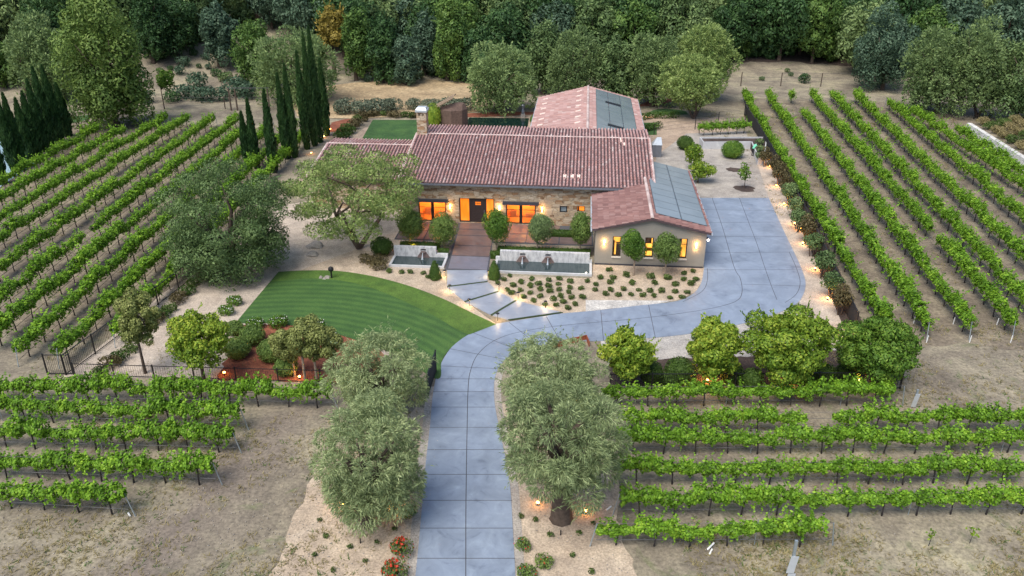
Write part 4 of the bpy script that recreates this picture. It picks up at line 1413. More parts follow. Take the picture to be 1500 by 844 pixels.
def scatter_labelled(name, cat, group, pts, meshes, text, gap, smin=0.85, smax=1.15, where=''):
    rows = by_rows(pts, gap)
    for ri, row in enumerate(rows):
        for ci, p in enumerate(row):
            g = G(p[0], p[1])
            o = obj(name, rng0.choice(meshes), None, (g.x, g.y, g.z + 0.02), rng0.uniform(0, 6.28))
            s = rng0.uniform(smin, smax) * (p[2] if len(p) > 2 else 1)
            o.scale = (s, s, s * rng0.uniform(0.85, 1.15))
            if len(rows) == 1: lab = f'{text}, {ordinal(ci + 1)} from the left{where}'
            else: lab = f'{text}, {ordinal(ci + 1)} from left in {ordinal(ri + 1)} row{where}'
            tag(o, lab, cat, group)


bed = [(965, 530), (1018, 562), (1068, 547), (1148, 553), (1200, 545), (980, 577), (1062, 580), (1100, 570), (1147, 583), (1195, 570), (1250, 560), (1332, 557), (1375, 573), (1392, 538), (1438, 500), (950, 600), (1015, 600), (1060, 612), (1108, 595), (1155, 607), (1197, 597), (1245, 610), (1305, 592), (1250, 588), (972, 613), (1030, 632), (1108, 630), (1207, 630), (1257, 635), (1307, 635), (1362, 630), (1078, 650), (1168, 643), (1218, 655), (1275, 667), (1130, 667), (1185, 672), (1240, 685), (907, 565), (935, 550), (880, 541)]
bed = [(450 + x / 3.247, 240 + y / 3.247 + 2.5) for x, y in bed]
bed2 = [(313, 592, 1.1), (398, 618, 1.45), (267, 628), (330, 628), (318, 653), (425, 657), (515, 627, 1.2), (600, 630, 1.25), (533, 657), (680, 608), (727, 597), (678, 637), (740, 637), (638, 663), (715, 660, 1.1), (383, 685), (458, 690), (510, 693), (570, 697), (635, 697), (697, 702), (295, 710), (355, 713), (417, 713, 1.1), (478, 715), (533, 718), (612, 727), (672, 725), (240, 688), (247, 662), (203, 645), (320, 690)]
bed2 = [(800 + b[0] / 3.375, 220 + b[1] / 3.375 + 2.5) + tuple(b[2:]) for b in bed2]
# far shrubs of the left part have already been listed: keep the two lists on their own sides
bed = [b for b in bed if b[0] < 858]
bed2 = [b for b in bed2 if b[0] >= 858]
scatter_labelled('round_shrub', 'shrub', 'small shrubs on the sandy bed', bed, SHRUB, 'small green shrub on sand below the long basin', 4.5)
scatter_labelled('round_shrub', 'shrub', 'small shrubs on the sandy bed', bed2, SHRUB, 'small green shrub on sand before the gable', 4.5)
lb_ = [(391, 510), (447, 514), (492, 514), (553, 519), (572, 537), (607, 550)]
scatter_labelled('round_shrub', 'shrub', 'small shrubs on the sandy bed', [(450 + x / 3.247, 240 + y / 3.247 + 2.5) for x, y in lb_], SHRUB, 'small green shrub below the short basin', 30)
# brownish shrubs left of the short basin
BR = [clump_mesh('brown_shrub', 50 + i, 0.75, 0.75, 300, 0.2, 0.1, 'brown') for i in range(2)]
scatter_labelled('brown_shrub', 'shrub', 'brown shrubs by the path', [(538, 387), (556, 385), (555, 394)], BR, 'rusty brown shrub on sand near the short basin', 30)
# front tufts
tl = [(205, 190, 1), (232, 262, 1), (182, 345, 1), (338, 310, 1), (405, 370, 1), (265, 412, 1), (535, 230, 1.3), (457, 287, .7)]
scatter_labelled('grass_tuft', 'tuft', 'tufts in the front beds', [(400 + x / 3, 700 + y / 3) for x, y, s in tl], TUFT, 'small green tuft on pale sand left of drive', 12)
tr = [(1090, 175, 1), (1152, 190, 1), (1220, 255, 1), (1345, 250, 1), (1405, 205, 1), (1315, 345, 1), (1400, 420, 1)]
scatter_labelled('grass_tuft', 'tuft', 'tufts in the front beds', [(400 + x / 3, 700 + y / 3) for x, y, s in tr], TUFT, 'small green tuft on pale sand right of drive', 12)
FB = [clump_mesh('flowering_shrub', 60 + i, 0.62, 0.85, 420, 0.15, 0.08, 'bed', ('red', 90, 0.11)) for i in range(3)]
for p, s, lab in (((591, 812), 1.0, 'red flowering shrub at the left edge of the drive, upper of two'), ((582, 846), 1.1, 'red flowering shrub at the left edge of the drive, lower of two')):
    o = obj('flowering_shrub', FB[0], None, G(*p), s * 3); o.scale = (s,) * 3
    tag(o, lab, 'shrub', 'shrubs beside the drive')
DS = [clump_mesh('round_shrub', 70 + i, 0.5, 0.65, 380, 0.14, 0.075, 'standard', ('red', 8, 0.09) if i else None) for i in range(3)]
for p, s, k, lab in (((599, 756), 0.95, 0, 'round dark green shrub beside the drive under the left olive tree'), ((766, 804), 0.85, 1, 'green shrub at the right edge of the drive, highest of three'), ((797, 828), 0.95, 2, 'green shrub right of the drive, farthest from the concrete of three'), ((772, 846), 1.0, 1, 'green shrub at the right edge of the drive, cut by the frame')):
    o = obj('round_shrub', DS[k], None, G(*p), s * 5); o.scale = (s,) * 3
    tag(o, lab, 'shrub', 'shrubs beside the drive')
# clipped cones by the path
def cone_shrub(p, label):
    rng = np.random.default_rng(int(p[0]))
    g = G(*p)
    bl = [(0, 0, 0.25 + 0.3 * i, 0.5 * (1 - i / 5.4) + 0.05, 0.5 * (1 - i / 5.4) + 0.05, 0.3) for i in range(5)]
    bl = [(0, 0, 0.22 + 0.24 * i, 0.50 * (1 - (i / 6.4) ** 1.6) + 0.03, 0.50 * (1 - (i / 6.4) ** 1.6) + 0.03, 0.24) for i in range(6)]
    V, F = blob_cards(rng, bl, 2600, 0.09, 0.05, 0.9, 0, 0.3, 0.2, 0)
    mb = MB().lathe((0, 0, 0), [(0.38, 0.02), (0.46, 0.3), (0.40, 0.75), (0.26, 1.2), (0.03, 1.62)], 12)
    fs = [list(map(int, f)) for f in F] + [[i + len(V) for i in f] for f in mb.f]
    o = obj('clipped_cone_shrub', mesh_np('clipped_cone_shrub', np.vstack([V, np.array(mb.v)]), fs, M['leaf_hedge']), None, g)
    tag(o, label, 'shrub', 'clipped cone shrubs by the path')


cone_shrub((637.5, 409), 'clipped green cone shrub left of the path, in front of the short basin')
cone_shrub((724, 409), 'clipped green cone shrub right of the path, in front of the long basin')

# round topiary in the mulch bed
def topiary(p, r, h, label, k='standard', grp='round clipped bushes in the mulch'):
    rng = np.random.default_rng(int(p[0] * 7 + p[1]))
    g = G(*p)
    V, F = ball(rng, (0, 0, h * 0.52), (r, r, h * 0.52), int(1100 * r * r) + 300, 0.17, 0.09, 0.45, 0.1)
    bm = bmesh.new(); bmesh.ops.create_icosphere(bm, subdivisions=2, radius=1)
    cv = np.array([(v.co.x * r * 0.88, v.co.y * r * 0.88, h * 0.5 + v.co.z * h * 0.46) for v in bm.verts]); cf = [[v.index for v in f.verts] for f in bm.faces]
    bm.free()
    faces = [list(map(int, f)) for f in F] + [[i + len(V) for i in f] for f in cf]
    o = obj('clipped_bush', mesh_np('clipped_bush', np.vstack([V, cv]), faces, M['leaf_' + k]), None, g)
    return tag(o, label, 'bush', grp)


for p, r, h, lab in (((350, 523), 0.85, 1.35, 'round clipped bush on red mulch, nearest the iron fence of five'), ((371, 503), 0.85, 1.3, 'round clipped bush on red mulch behind the nearest one'), ((345, 490), 0.6, 1.0, 'small clipped bush half hidden by the leafy garden tree'), ((400, 527), 0.95, 1.4, 'round clipped bush on red mulch left of the slim trunks'), ((420, 548), 0.75, 1.1, 'dark clipped bush between the slim trunks on red mulch')):
    topiary(p, r, h, lab)
for p, r, h, lab in (((953, 560), 0.75, 1.4, 'clipped bush beside the leftmost uplit tree right of the drive'), ((995, 560), 1.0, 1.6, 'wide clipped bush between the two leftmost uplit trees'), ((981, 566), 0.6, 1.0, 'low dark clipped bush before the wide clipped bush'), ((1100, 572), 0.7, 1.5, 'dark clipped bush left of the largest uplit tree'), ((1070, 562), 0.7, 1.5, 'dark clipped bush right of the orange uplight'), ((1205, 560), 0.8, 1.2, 'dark clipped bush right of the largest uplit tree'), ((1240, 556), 0.7, 1.1, 'dark clipped bush left of the rightmost uplit tree'), ((1178, 564), 0.6, 1.1, 'small clipped bush under the largest uplit tree'), ((1288, 553), 0.6, 1.0, 'small clipped bush right of the rightmost uplit trunk')):
    topiary(p, r, h, lab, 'hedge', 'clipped bushes along the front fence')
# white flowering shrubs at the lawn
WF = [clump_mesh('flowering_shrub', 80 + i, 0.8, 0.95, 520, 0.22, 0.11, 'bright', ('white', 45, 0.12)) for i in range(3)]
for p, s, lab in (((345, 446), 0.8, 'white flowering shrub on the path edge, farther of two'), ((333, 460), 0.8, 'white flowering shrub on the path edge, nearer of two'), ((375, 480), 0.85, 'leafy shrub at the lower left tip of the lawn'), ((408, 478), 0.9, 'white flowering shrub at the lawn edge, second from the left'), ((462, 486), 0.95, 'white flowering shrub at the lawn edge behind the slim trunks'), ((487, 506), 0.9, 'white flowering shrub beside the upper left olive tree')):
    o = obj('flowering_shrub', WF[int(p[0]) % 3], None, G(*p), s * 7); o.scale = (s,) * 3
    tag(o, lab, 'shrub', 'white flowering shrubs at the lawn')
# dark shrubs along the side fence
FS = [clump_mesh('fence_shrub', 90 + i, 0.8, 0.8, 360, 0.22, 0.10, k) for i, k in enumerate(('bed', 'brown', 'hedge'))]
pts = [(296, 410), (286, 419), (274, 431), (263, 443), (249, 455), (238, 466), (228, 474), (176, 527), (162, 538), (150, 549), (190, 517)]
for i, p in enumerate(sorted(pts, key=lambda q: -q[1])):
    o = obj('fence_shrub', FS[i % 3], None, G(*p), i * 1.3); s = 0.75 + 0.3 * ((i * 37) % 10) / 10; o.scale = (s,) * 3
    tag(o, f'low {("green", "brownish", "dark green")[i % 3]} shrub along the side fence, {ordinal(i + 1)} from the near gate', 'shrub', 'shrubs along the side fence')


# ------------------------------------------------------------------ court hedge of brown-green bushes with uplights
HB = []
for i, k in enumerate(('brown', 'sage', 'oak')):
    rng = np.random.default_rng(140 + i)
    bl = lobes(rng, (0, 0, 1.5), (0.95, 0.95, 0.95), 9, 0.5, 0.3)
    V, F = blob_cards(rng, bl, 1100, 0.22, 0.10, 0.75, 0, 0.5, 0.2, 0.4)
    HB.append((mesh_np('crown', V, F, M['leaf_' + k]), limb_mesh('trunk', rng, 0.9, 0.07, (0, 0, 1.5), (0.9, 0.9, 0.9), 4, 2, 0.3, M['bark'])))
ctr = [(61, 18), (105, 62), (125, 100), (150, 140), (168, 182), (195, 235), (212, 296), (243, 340), (270, 400), (315, 492), (355, 576), (398, 650)]
kinds = [0, 0, 0, 0, 1, 1, 2, 0, 2, 2, 2, 0]
for i, (cx, cy) in enumerate(ctr):
    px, py = 1100 + cx / 3.01, 220 + cy / 3.01
    c = G(px + 2, py, 1.45)
    t = thing('hedge_bush', f'{("brownish", "grey-green", "dark green")[kinds[i]]} bushy shrub between court and screen fence, {ordinal(i + 1)} from the far end', 'bush', (c.x, c.y, 0), i * 1.1, 'bushes in the court hedge', 0.92 + 0.2 * ((i * 7) % 5) / 5)
    obj('crown', HB[kinds[i]][0], t); obj('trunk', HB[kinds[i]][1], t)


def spot_lamp(name, label, p, power, cat='garden light', group='uplights', colr=(1.0, 0.42, 0.08), glow='lamp_orange', loc=None, lift=0.30, hh=0.16):
    g = loc if loc is not None else G(*p)
    mb = MB()
    mb.lathe((0, 0, 0), [(0.05, -0.02), (0.05, hh * 0.4), (0.075, hh * 0.6), (0.075, hh)], 8, 0)
    mb.lathe((0, 0, hh), [(0.085, 0.001), (0.085, 0.04), (0.05, 0.07)], 8, 1)
    o = mb.build(name, [M['black'], M[glow]], None, g)
    tag(o, label, cat, group)
    point_light(o, (0, 0, hh + lift), power * 1.1, colr)
    return o


up = [(66, 74), (97, 160), (130, 240), (175, 326), (205, 350), (213, 414), (267, 526), (322, 657), (403, 806)]
for i, (x, y) in enumerate(up):
    spot_lamp('uplight', f'glowing orange uplight under the court hedge, {ordinal(i + 1)} from the far end', (1100 + x / 3.01 + 5, 220 + y / 3.01 + 1), 22 if i > 5 else 15, group='uplights under the court hedge')
for p, e_, lab in (((1036, 560), 60, 'bright orange uplight at the trunk of the second uplit tree'), ((927, 566), 14, 'small orange uplight under the leftmost uplit tree'), ((1152, 562), 22, 'orange uplight under the largest uplit tree'), ((1257, 560), 16, 'small orange uplight under the rightmost uplit tree'), ((577, 746), 9, 'small lit spotlight right of the front left olive trunk'), ((501, 742), 5, 'small lit spotlight left of the front left olive trunk'), ((788, 740), 6, 'small lit spotlight left of the front right olive trunk'), ((858, 752), 6, 'bright spotlight right of the front right olive trunk'), ((329, 549), 6, 'small lit spotlight at the iron fence below the leafy garden tree'), ((439, 555), 8, 'small lit spotlight at the iron fence below the slim trunks'), ((475, 202), 8, 'small orange lamp at the far end of the tall cypress row'), ((484, 191), 6, 'small orange lamp on red mulch beyond the cypress row'), ((456, 226), 7, 'yellow lamp at the foot of the tallest cypresses'), ((948, 171), 8, 'small yellow lamp on the hedge behind the rear building'), ((604, 366), 10, 'uplight at the pale trunk behind the short basin'), ((872, 383), 3, 'small lamp at the left foot of the gable wall')):
    spot_lamp('uplight', lab, p, e_, group='garden uplights')


def path_light(p, label, power=24):
    g = G(*p)
    t = thing('path_light', label, 'path light', g, 0, 'path lights beside the entry walk')
    MB().tube([(0, 0, -0.02), (0, 0, 0.60)], 0.025, 6).build('post', M['black'], t)
    MB().lathe((0, 0, 0.54), [(0.03, 0), (0.03, 0.05)], 8).build('bulb', M['lamp'], t)
    MB().lathe((0, 0, 0.60), [(0.15, 0), (0.13, 0.03), (0.03, 0.07)], 10).build('cap', M['black'], t)
    point_light(t, (0, 0, 0.45), power, (1.0, 0.66, 0.30))


for p, lab in (((651.5, 406), 'path light beside the left cone shrub'), ((715.5, 407), 'path light beside the right cone shrub'), ((659, 428), 'path light at the first slab joint on the lawn side'), ((687.5, 449), 'path light at the second slab joint on the lawn side'), ((729, 470), 'path light at the lawn tip beside the drive'), ((731, 427), 'path light at the upper slab joint on the shrub side'), ((759, 439), 'path light at the middle slab joint on the shrub side'), ((799, 452), 'path light at the lowest slab on the shrub side')):
    path_light(p, lab)


# ------------------------------------------------------------------ garden trees
# four grey olive trees at the drive
OL = dict(plumes=420, plume_len=0.75, droop=0.8, shell=0.72, jit=0.40, radial=True, group='olive trees at the drive')
make_tree('olive_tree', 'big grey-green olive tree left of the drive, nearest the camera', 'tree', (540, 768), (458, 564, 630, 768), 'olive', 30000, 0.26, 0.048, 46, 0.21, 11, r0=0.32, skirt=8, fill=0.55, **OL)
make_tree('olive_tree', 'grey-green olive tree left of the drive, behind the nearest one and beside the gate', 'tree', (558, 622), (476, 476, 634, 604), 'olive', 21000, 0.27, 0.05, 38, 0.21, 12, r0=0.28, skirt=6, fill=0.55, **OL)
make_tree('olive_tree', 'big drooping olive tree right of the drive with a gnarled trunk showing', 'tree', (822, 760), (728, 550, 922, 728), 'olive', 30000, 0.28, 0.048, 34, 0.23, 13, r0=0.5, skirt=6, fill=0.66, **OL)
make_tree('olive_tree', 'grey-green olive tree right of the drive, behind the drooping one', 'tree', (812, 618), (722, 484, 894, 606), 'olive', 22000, 0.27, 0.05, 36, 0.22, 14, r0=0.28, skirt=6, fill=0.5, **OL)
make_tree('broad_tree', 'large dense dark evergreen tree between the vineyard and the lawn', 'tree', (338, 402), (226, 234, 432, 414), 'oak', 42000, 0.22, 0.10, 52, 0.21, 21, 0.2, r0=0.4, fill=0.42, shell=0.62, plumes=300, plume_len=0.6, jit=0.38, skirt=8)
make_tree('airy_tree', 'airy yellow-green tree with forked trunk standing before the left wing', 'tree', (526, 364), (406, 214, 622, 352), 'airy', 20000, 0.27, 0.095, 34, 0.22, 22, 0.2, stems=3, r0=0.36, plumes=260, plume_len=0.6, shell=0.74, fill=0.66, jit=0.4, limbs=9, spread=0.38, bark=M['bark'])
topiary((560, 373), 0.95, 1.5, 'round dark clipped bush beside the short basin, behind brown shrubs', 'hedge', 'round clipped bush beside the basin')

# round-headed trees of the terrace
for p, box, sd, lab in (((601, 362), (578, 301, 622, 354), 31, 'round-headed tree left of the terrace, beside the airy tree'), ((651, 367), (629, 311, 669, 360), 32, 'round-headed tree between the door and the left amber window'), ((727, 369), (708, 304, 749, 360), 33, 'round-headed tree right of the door, with pale trunk in the hedge'), ((787, 371), (772, 311, 811, 360), 34, 'greyer round-headed tree before the right amber window'), ((849, 373), (833, 307, 869, 363), 35, 'dark round-headed tree in the corner by the gable wing'), ((928, 404), (909, 333, 947, 384), 36, 'round-headed tree before the gable wall, left of two'), ((974, 404), (955, 340, 997, 386), 37, 'round-headed tree before the gable wall, right of two')):
    make_tree('standard_tree', lab, 'tree', p, box, 'sage' if sd in (34,) else ('bright' if sd in (33, 36) else 'standard'), 7500, 0.15, 0.075, 16, 0.55, sd, bark=M['pale_bark'], r0=0.085, group='round-headed trees on the terrace', shell=0.84, fill=0.36, jit=0.34)
# ornamental trees on the left
make_tree('slender_tree', 'slender sparse tree by the side fence, on the granite path', 'tree', (213, 547), (170, 424, 236, 514), 'bronze', 8500, 0.18, 0.095, 20, 0.30, 41, r0=0.1, shell=0.55, fill=0.5)
make_tree('leafy_tree', 'leafy yellow-green tree on the granite path behind the iron fence', 'tree', (300, 562), (243, 450, 342, 546), 'gold', 10000, 0.21, 0.11, 28, 0.28, 42, plumes=140, plume_len=0.6, r0=0.13, shell=0.65)
for p, box, sd, lab in (((432, 552), (393, 478, 440, 535), 43, 'slim bronze-leaved tree in red mulch, left of three'), ((447, 556), (415, 460, 475, 530), 44, 'slim bronze-leaved tree in red mulch, middle of three'), ((464, 556), (445, 473, 500, 535), 45, 'slim bronze-leaved tree in red mulch, right of three')):
    make_tree('slim_tree', lab, 'tree', p, box, 'bronze', 6500, 0.17, 0.09, 14, 0.36, sd, bark=M['pale_bark'], r0=0.09, group='slim trees in the red mulch', shell=0.6, fill=0.5)
# uplit trees on the right
for p, box, n, sd, lab in (((927, 566), (880, 478, 964, 560), 5200, 51, 'round yellow-green tree right of the olives, smallest of the uplit four'), ((1046, 566), (1002, 459, 1092, 560), 6500, 52, 'green tree with the bright orange uplight at its trunk'), ((1152, 568), (1087, 442, 1223, 562), 10500, 53, 'largest and yellowest of the four uplit trees on the right'), ((1268, 565), (1225, 456, 1350, 560), 8500, 54, 'darker spreading tree at the right end of the uplit row')):
    make_tree('ornamental_tree', lab, 'tree', p, box, 'gold' if sd != 54 else 'bright', int(n * 1.8), 0.21, 0.115, 34, 0.27, sd, r0=0.14, jit=0.36, plumes=160, plume_len=0.5, fill=0.5, bark=M['pale_bark'] if sd == 54 else None, group='uplit trees along the front fence', shell=0.68)

# young trees in the gravel yard and others behind the house
make_tree('citrus_tree', 'yellow-green citrus tree in the gravel yard, farther of two', 'tree', (1015, 249), (1000, 206, 1034, 244), 'gold', 1500, 0.26, 0.14, 10, 0.45, 61, r0=0.07)
make_tree('citrus_tree', 'yellow-green citrus tree leaning over the solar roof, nearer of two', 'tree', (1022, 268), (1006, 234, 1050, 266), 'gold', 1700, 0.26, 0.14, 12, 0.40, 62, r0=0.08, shell=0.6)
for p, box, sd, lab in (((1080, 230), (1071, 204, 1086, 228), 63, 'thin young tree in the gravel yard beside the round bush'), ((1090, 276), (1081, 237, 1101, 268), 64, 'young tree in the middle of the gravel yard ringed with dark soil')):
    make_tree('young_tree', lab, 'tree', p, box, 'bright', 420, 0.26, 0.13, 8, 0.42, sd, r0=0.04)
for p, r, lab in (((1075, 249), 0.85, 'ring of dark soil under the thin young tree'), ((1091, 277), 1.1, 'ring of dark soil under the young tree in mid yard')):
    c = G(*p)
    o = patch('planting_ring', [(c.x + r * math.cos(a) * (1 + .1 * math.sin(3 * a)), c.y + r * math.sin(a), 0) for a in np.linspace(0, 6.28, 18)[:-1]], 0.028, M['dark_mulch'])
t = topiary((1072, 231), 1.3, 1.9, 'round bright green bush in the gravel yard', 'bright', 'bushes in the gravel yard')
topiary((1003, 219), 1.0, 1.6, 'dark green bush behind the citrus trees', 'hedge', 'bushes in the gravel yard')
topiary((636, 190), 1.0, 3.4, 'tall yellow-green shrub right of the chimney', 'gold', 'bushes in the gravel yard')
topiary((787, 183), 1.0, 1.4, 'green bush between the dark pool and the rear building', 'bright', 'bushes in the gravel yard')


# cypresses
def cypress_mesh(seed):
    rng = np.random.default_rng(seed)
    n = 4200
    z = rng.random(n) ** 0.85
    prof = np.sin(np.pi * np.clip(z * 0.93 + 0.07, 0, 1)) ** 0.6 * (1 - 0.62 * z)
    a = rng.uniform(0, 6.2832, n)
    bump_ = 1 + 0.16 * np.sin(a * 3 + z * 19) + 0.12 * np.sin(a * 5 - z * 31)
    r = prof * bump_ * (0.62 + 0.42 * rng.random(n))
    C = np.stack([np.cos(a) * r, np.sin(a) * r, z], 1)
    return C, np.stack([np.cos(a), np.sin(a), np.full(n, 0.55)], 1)


CY = [cypress_mesh(s) for s in (1, 2, 3)]


def cypress(base, ytop, rad, k, label, group):
    g = G(*base)
    ht = W(base[0], ytop, g.y).z - g.z
    rng = np.random.default_rng(int(base[0] * 3 + 5))
    C, N = CY[k % 3]
    C = C * np.array([rad, rad, ht]) + np.array([0, 0, 0.05])
    nn = len(C)
    t = unit(N * 0.3 + np.array([0, 0, 1.0]) + rng.normal(0, 0.22, (nn, 3)))
    b = unit(np.cross(t, unit(N + rng.normal(0, .4, (nn, 3)))))
    L = rng.uniform(0.35, 0.75, (nn, 1)) * 0.5; w = rng.uniform(0.10, 0.2, (nn, 1)) * 0.5
    V = np.stack([C - t * L, C + b * w, C + t * L, C - b * w], 1).reshape(-1, 3)
    root = thing('cypress_tree', label, 'tree', g, 0, group)
    obj('crown', mesh_np('crown', V, np.arange(4 * nn).reshape(nn, 4), M['leaf_cypress']), root)
    MB().tube([(0, 0, -0.1), (0, 0, ht * 0.5), (0, 0, ht * 0.93)], [0.14, 0.10, 0.02], 6).build('trunk', M['bark'], root)


cyp = [((364, 243), 166, .62), ((376, 247), 147, .66), ((402, 253), 133, .72), ((421, 233), 110, .70), ((432, 231), 96, .74), ((450, 219), 77, .70), ((461, 214), 50, .78), ((469, 209), 41, .80), ((479, 199), 88, .72)]
for i, (b, yt, r) in enumerate(cyp):
    cypress(b, yt, r, i, f'dark cypress column {"left of the house path" if i > 2 else "standing at the vineyard edge"}, {ordinal(i + 1)} from the left of its row', 'cypresses beside the house')
cyp2 = [((4, 270), 172, .9), ((24, 252), 141, .9), ((33, 246), 138, .85), ((46, 236), 146, .95), ((56, 229), 136, .95), ((66, 222), 118, .95), ((76, 214), 100, 1.0), ((88, 207), 98, 1.0), ((100, 200), 124, .95)]
for i, (b, yt, r) in enumerate(cyp2):
    cypress(b, yt, r, i + 1, f'dark cypress at the far left beyond the vineyard, {ordinal(i + 1)} from the left', 'cypresses beyond the vineyard')

# ------------------------------------------------------------------ trees behind
# large trees one can tell apart
far = [
    ((172, 187), (80, -6, 216, 188), 'standard', 15000, .55, 101, 'tallest bright green tree, standing at the far end of the left vineyard'),
    ((40, 140), (6, 18, 98, 130), 'sage', 6000, .55, 102, 'grey-green tree behind the far left cypresses'),
    ((95, 150), (48, 70, 110, 145), 'sage', 3500, .5, 103, 'smaller grey-green tree right behind the far left cypresses'),
    ((372, 128), (336, 28, 408, 122), 'mid', 5000, .55, 104, 'mid green tree left of the pale willow-like tree'),
    ((322, 98), (290, 2, 352, 85), 'blue', 5000, .6, 105, 'bluish green tree at the top of the bare slope'),
    ((434, 150), (364, 36, 497, 148), 'sage', 9000, .5, 106, 'pale willow-like tree behind the tall cypress row'),
    ((490, 110), (462, 8, 518, 62), 'yellow', 3500, .6, 107, 'golden yellow tree at the edge of the dark wood'),
    ((735, 165), (678, 62, 792, 160), 'sage', 8500, .5, 108, 'spreading grey-green tree behind the pool'),
    ((842, 150), (800, 34, 884, 146), 'sage', 7000, .5, 109, 'tall grey-green tree behind the rear roof, left of two'),
    ((905, 152), (872, 48, 938, 150), 'oak', 6000, .5, 110, 'darker grey-green tree behind the rear roof, right of two'),
    ((955, 156), (912, 42, 1000, 150), 'sage', 7500, .5, 111, 'pale green tree at the right end of the rear roof'),
    ((1016, 174), (960, 76, 1062, 160), 'airy', 7500, .45, 112, 'pale tree with leaning trunks on the rear lawn'),
    ((1040, 150), (985, 28, 1084, 120), 'airy', 8000, .5, 113, 'tall pale green tree behind the one with leaning trunks'),
    ((1292, 132), (1250, 4, 1346, 128), 'blue', 9000, .5, 114, 'bluish conifer at the top of the right vineyard'),
    ((1372, 165), (1322, 32, 1418, 168), 'sage', 8500, .5, 115, 'olive-grey tree at the right, nearest the bluish conifer'),
    ((1432, 172), (1395, 24, 1482, 165), 'sage', 8500, .5, 116, 'olive-grey tree at the right, above the stone retaining wall'),
    ((1500, 180), (1450, 40, 1560, 190), 'oak', 8000, .5, 117, 'dark olive tree cut by the right edge of the frame'),
    ((6, 128), (-40, 52, 26, 122), 'mid', 4500, .55, 125, 'green tree cut by the left edge behind the cypresses'),
    ((62, 122), (40, 10, 92, 90), 'dark', 4500, .6, 126, 'dark tree behind the two grey-green trees at the far left'),
    ((795, 138), (764, 30, 832, 134), 'oak', 5000, .55, 128, 'dark olive tree between the pool tree and the rear roof trees'),
    ((225, 92), (192, -20, 248, 84), 'dark', 4500, .6, 127, 'blue-black tree directly right of the tallest tree'),
    ((258, 80), (215, -10, 292, 74), 'dark', 5000, .6, 118, 'dark tree right of the tallest bright tree'),
    ((522, 118), (498, 10, 548, 112), 'mid', 4200, .6, 119, 'dark green tree behind the dry field, right of the yellow tree'),
    ((560, 122), (536, 18, 590, 118), 'dark', 4800, .6, 120, 'blue-black tree behind the middle of the dry field'),
    ((595, 124), (570, 48, 618, 118), 'blue', 4200, .55, 121, 'low blue-green tree at the dry field edge'),
    ((622, 110), (598, 20, 652, 100), 'blue', 4500, .55, 122, 'blue-green tree over the dark gap in the wood'),
    ((655, 118), (630, -5, 690, 112), 'mid', 6000, .6, 123, 'tall green tree at the right end of the dry field'),
    ((700, 120), (665, 40, 730, 112), 'dark', 5200, .6, 124, 'dark tree above the spreading pool tree'),
]
for b, box, k, n, l, sd, lab in far:
    big = box[2] - box[0]
    stems = 3 if sd in (112, 116) else 1
    make_tree('background_tree', lab, 'tree', b, (box[0], box[1], box[2], box[3] + 6), k, int(n * 1.6), l * 0.85, l * 0.42, 40, 0.28, sd, 0.2 if k in ('sage', 'airy') else 0.0, r0=0.35, jit=0.36, radial=k in ('sage', 'airy'), skirt=5 if sd not in (112,) else 0, group='trees behind the garden', shell=0.70, stems=stems, spread=0.3, plumes=110, plume_len=1.3)
make_tree('sapling', 'small light green tree alone on the bare slope', 'tree', (241, 160), (229, 100, 256, 136), 'bright', 1200, 0.4, 0.2, 10, 0.4, 131, r0=0.09)

PROTO = []
for i, k in enumerate(('dark', 'mid', 'sage', 'blue', 'dark', 'oak')):
    rng = np.random.default_rng(200 + i)
    bl = lobes(rng, (0, 0, 6.2), (4.8, 4.8, 5.9), 34, 0.30, 0.45)
    V, F = blob_cards(rng, bl, 6500, 0.56, 0.28, 0.72, 0, 0.36, 0.25, 0.2)
    PROTO.append((V, F, k))


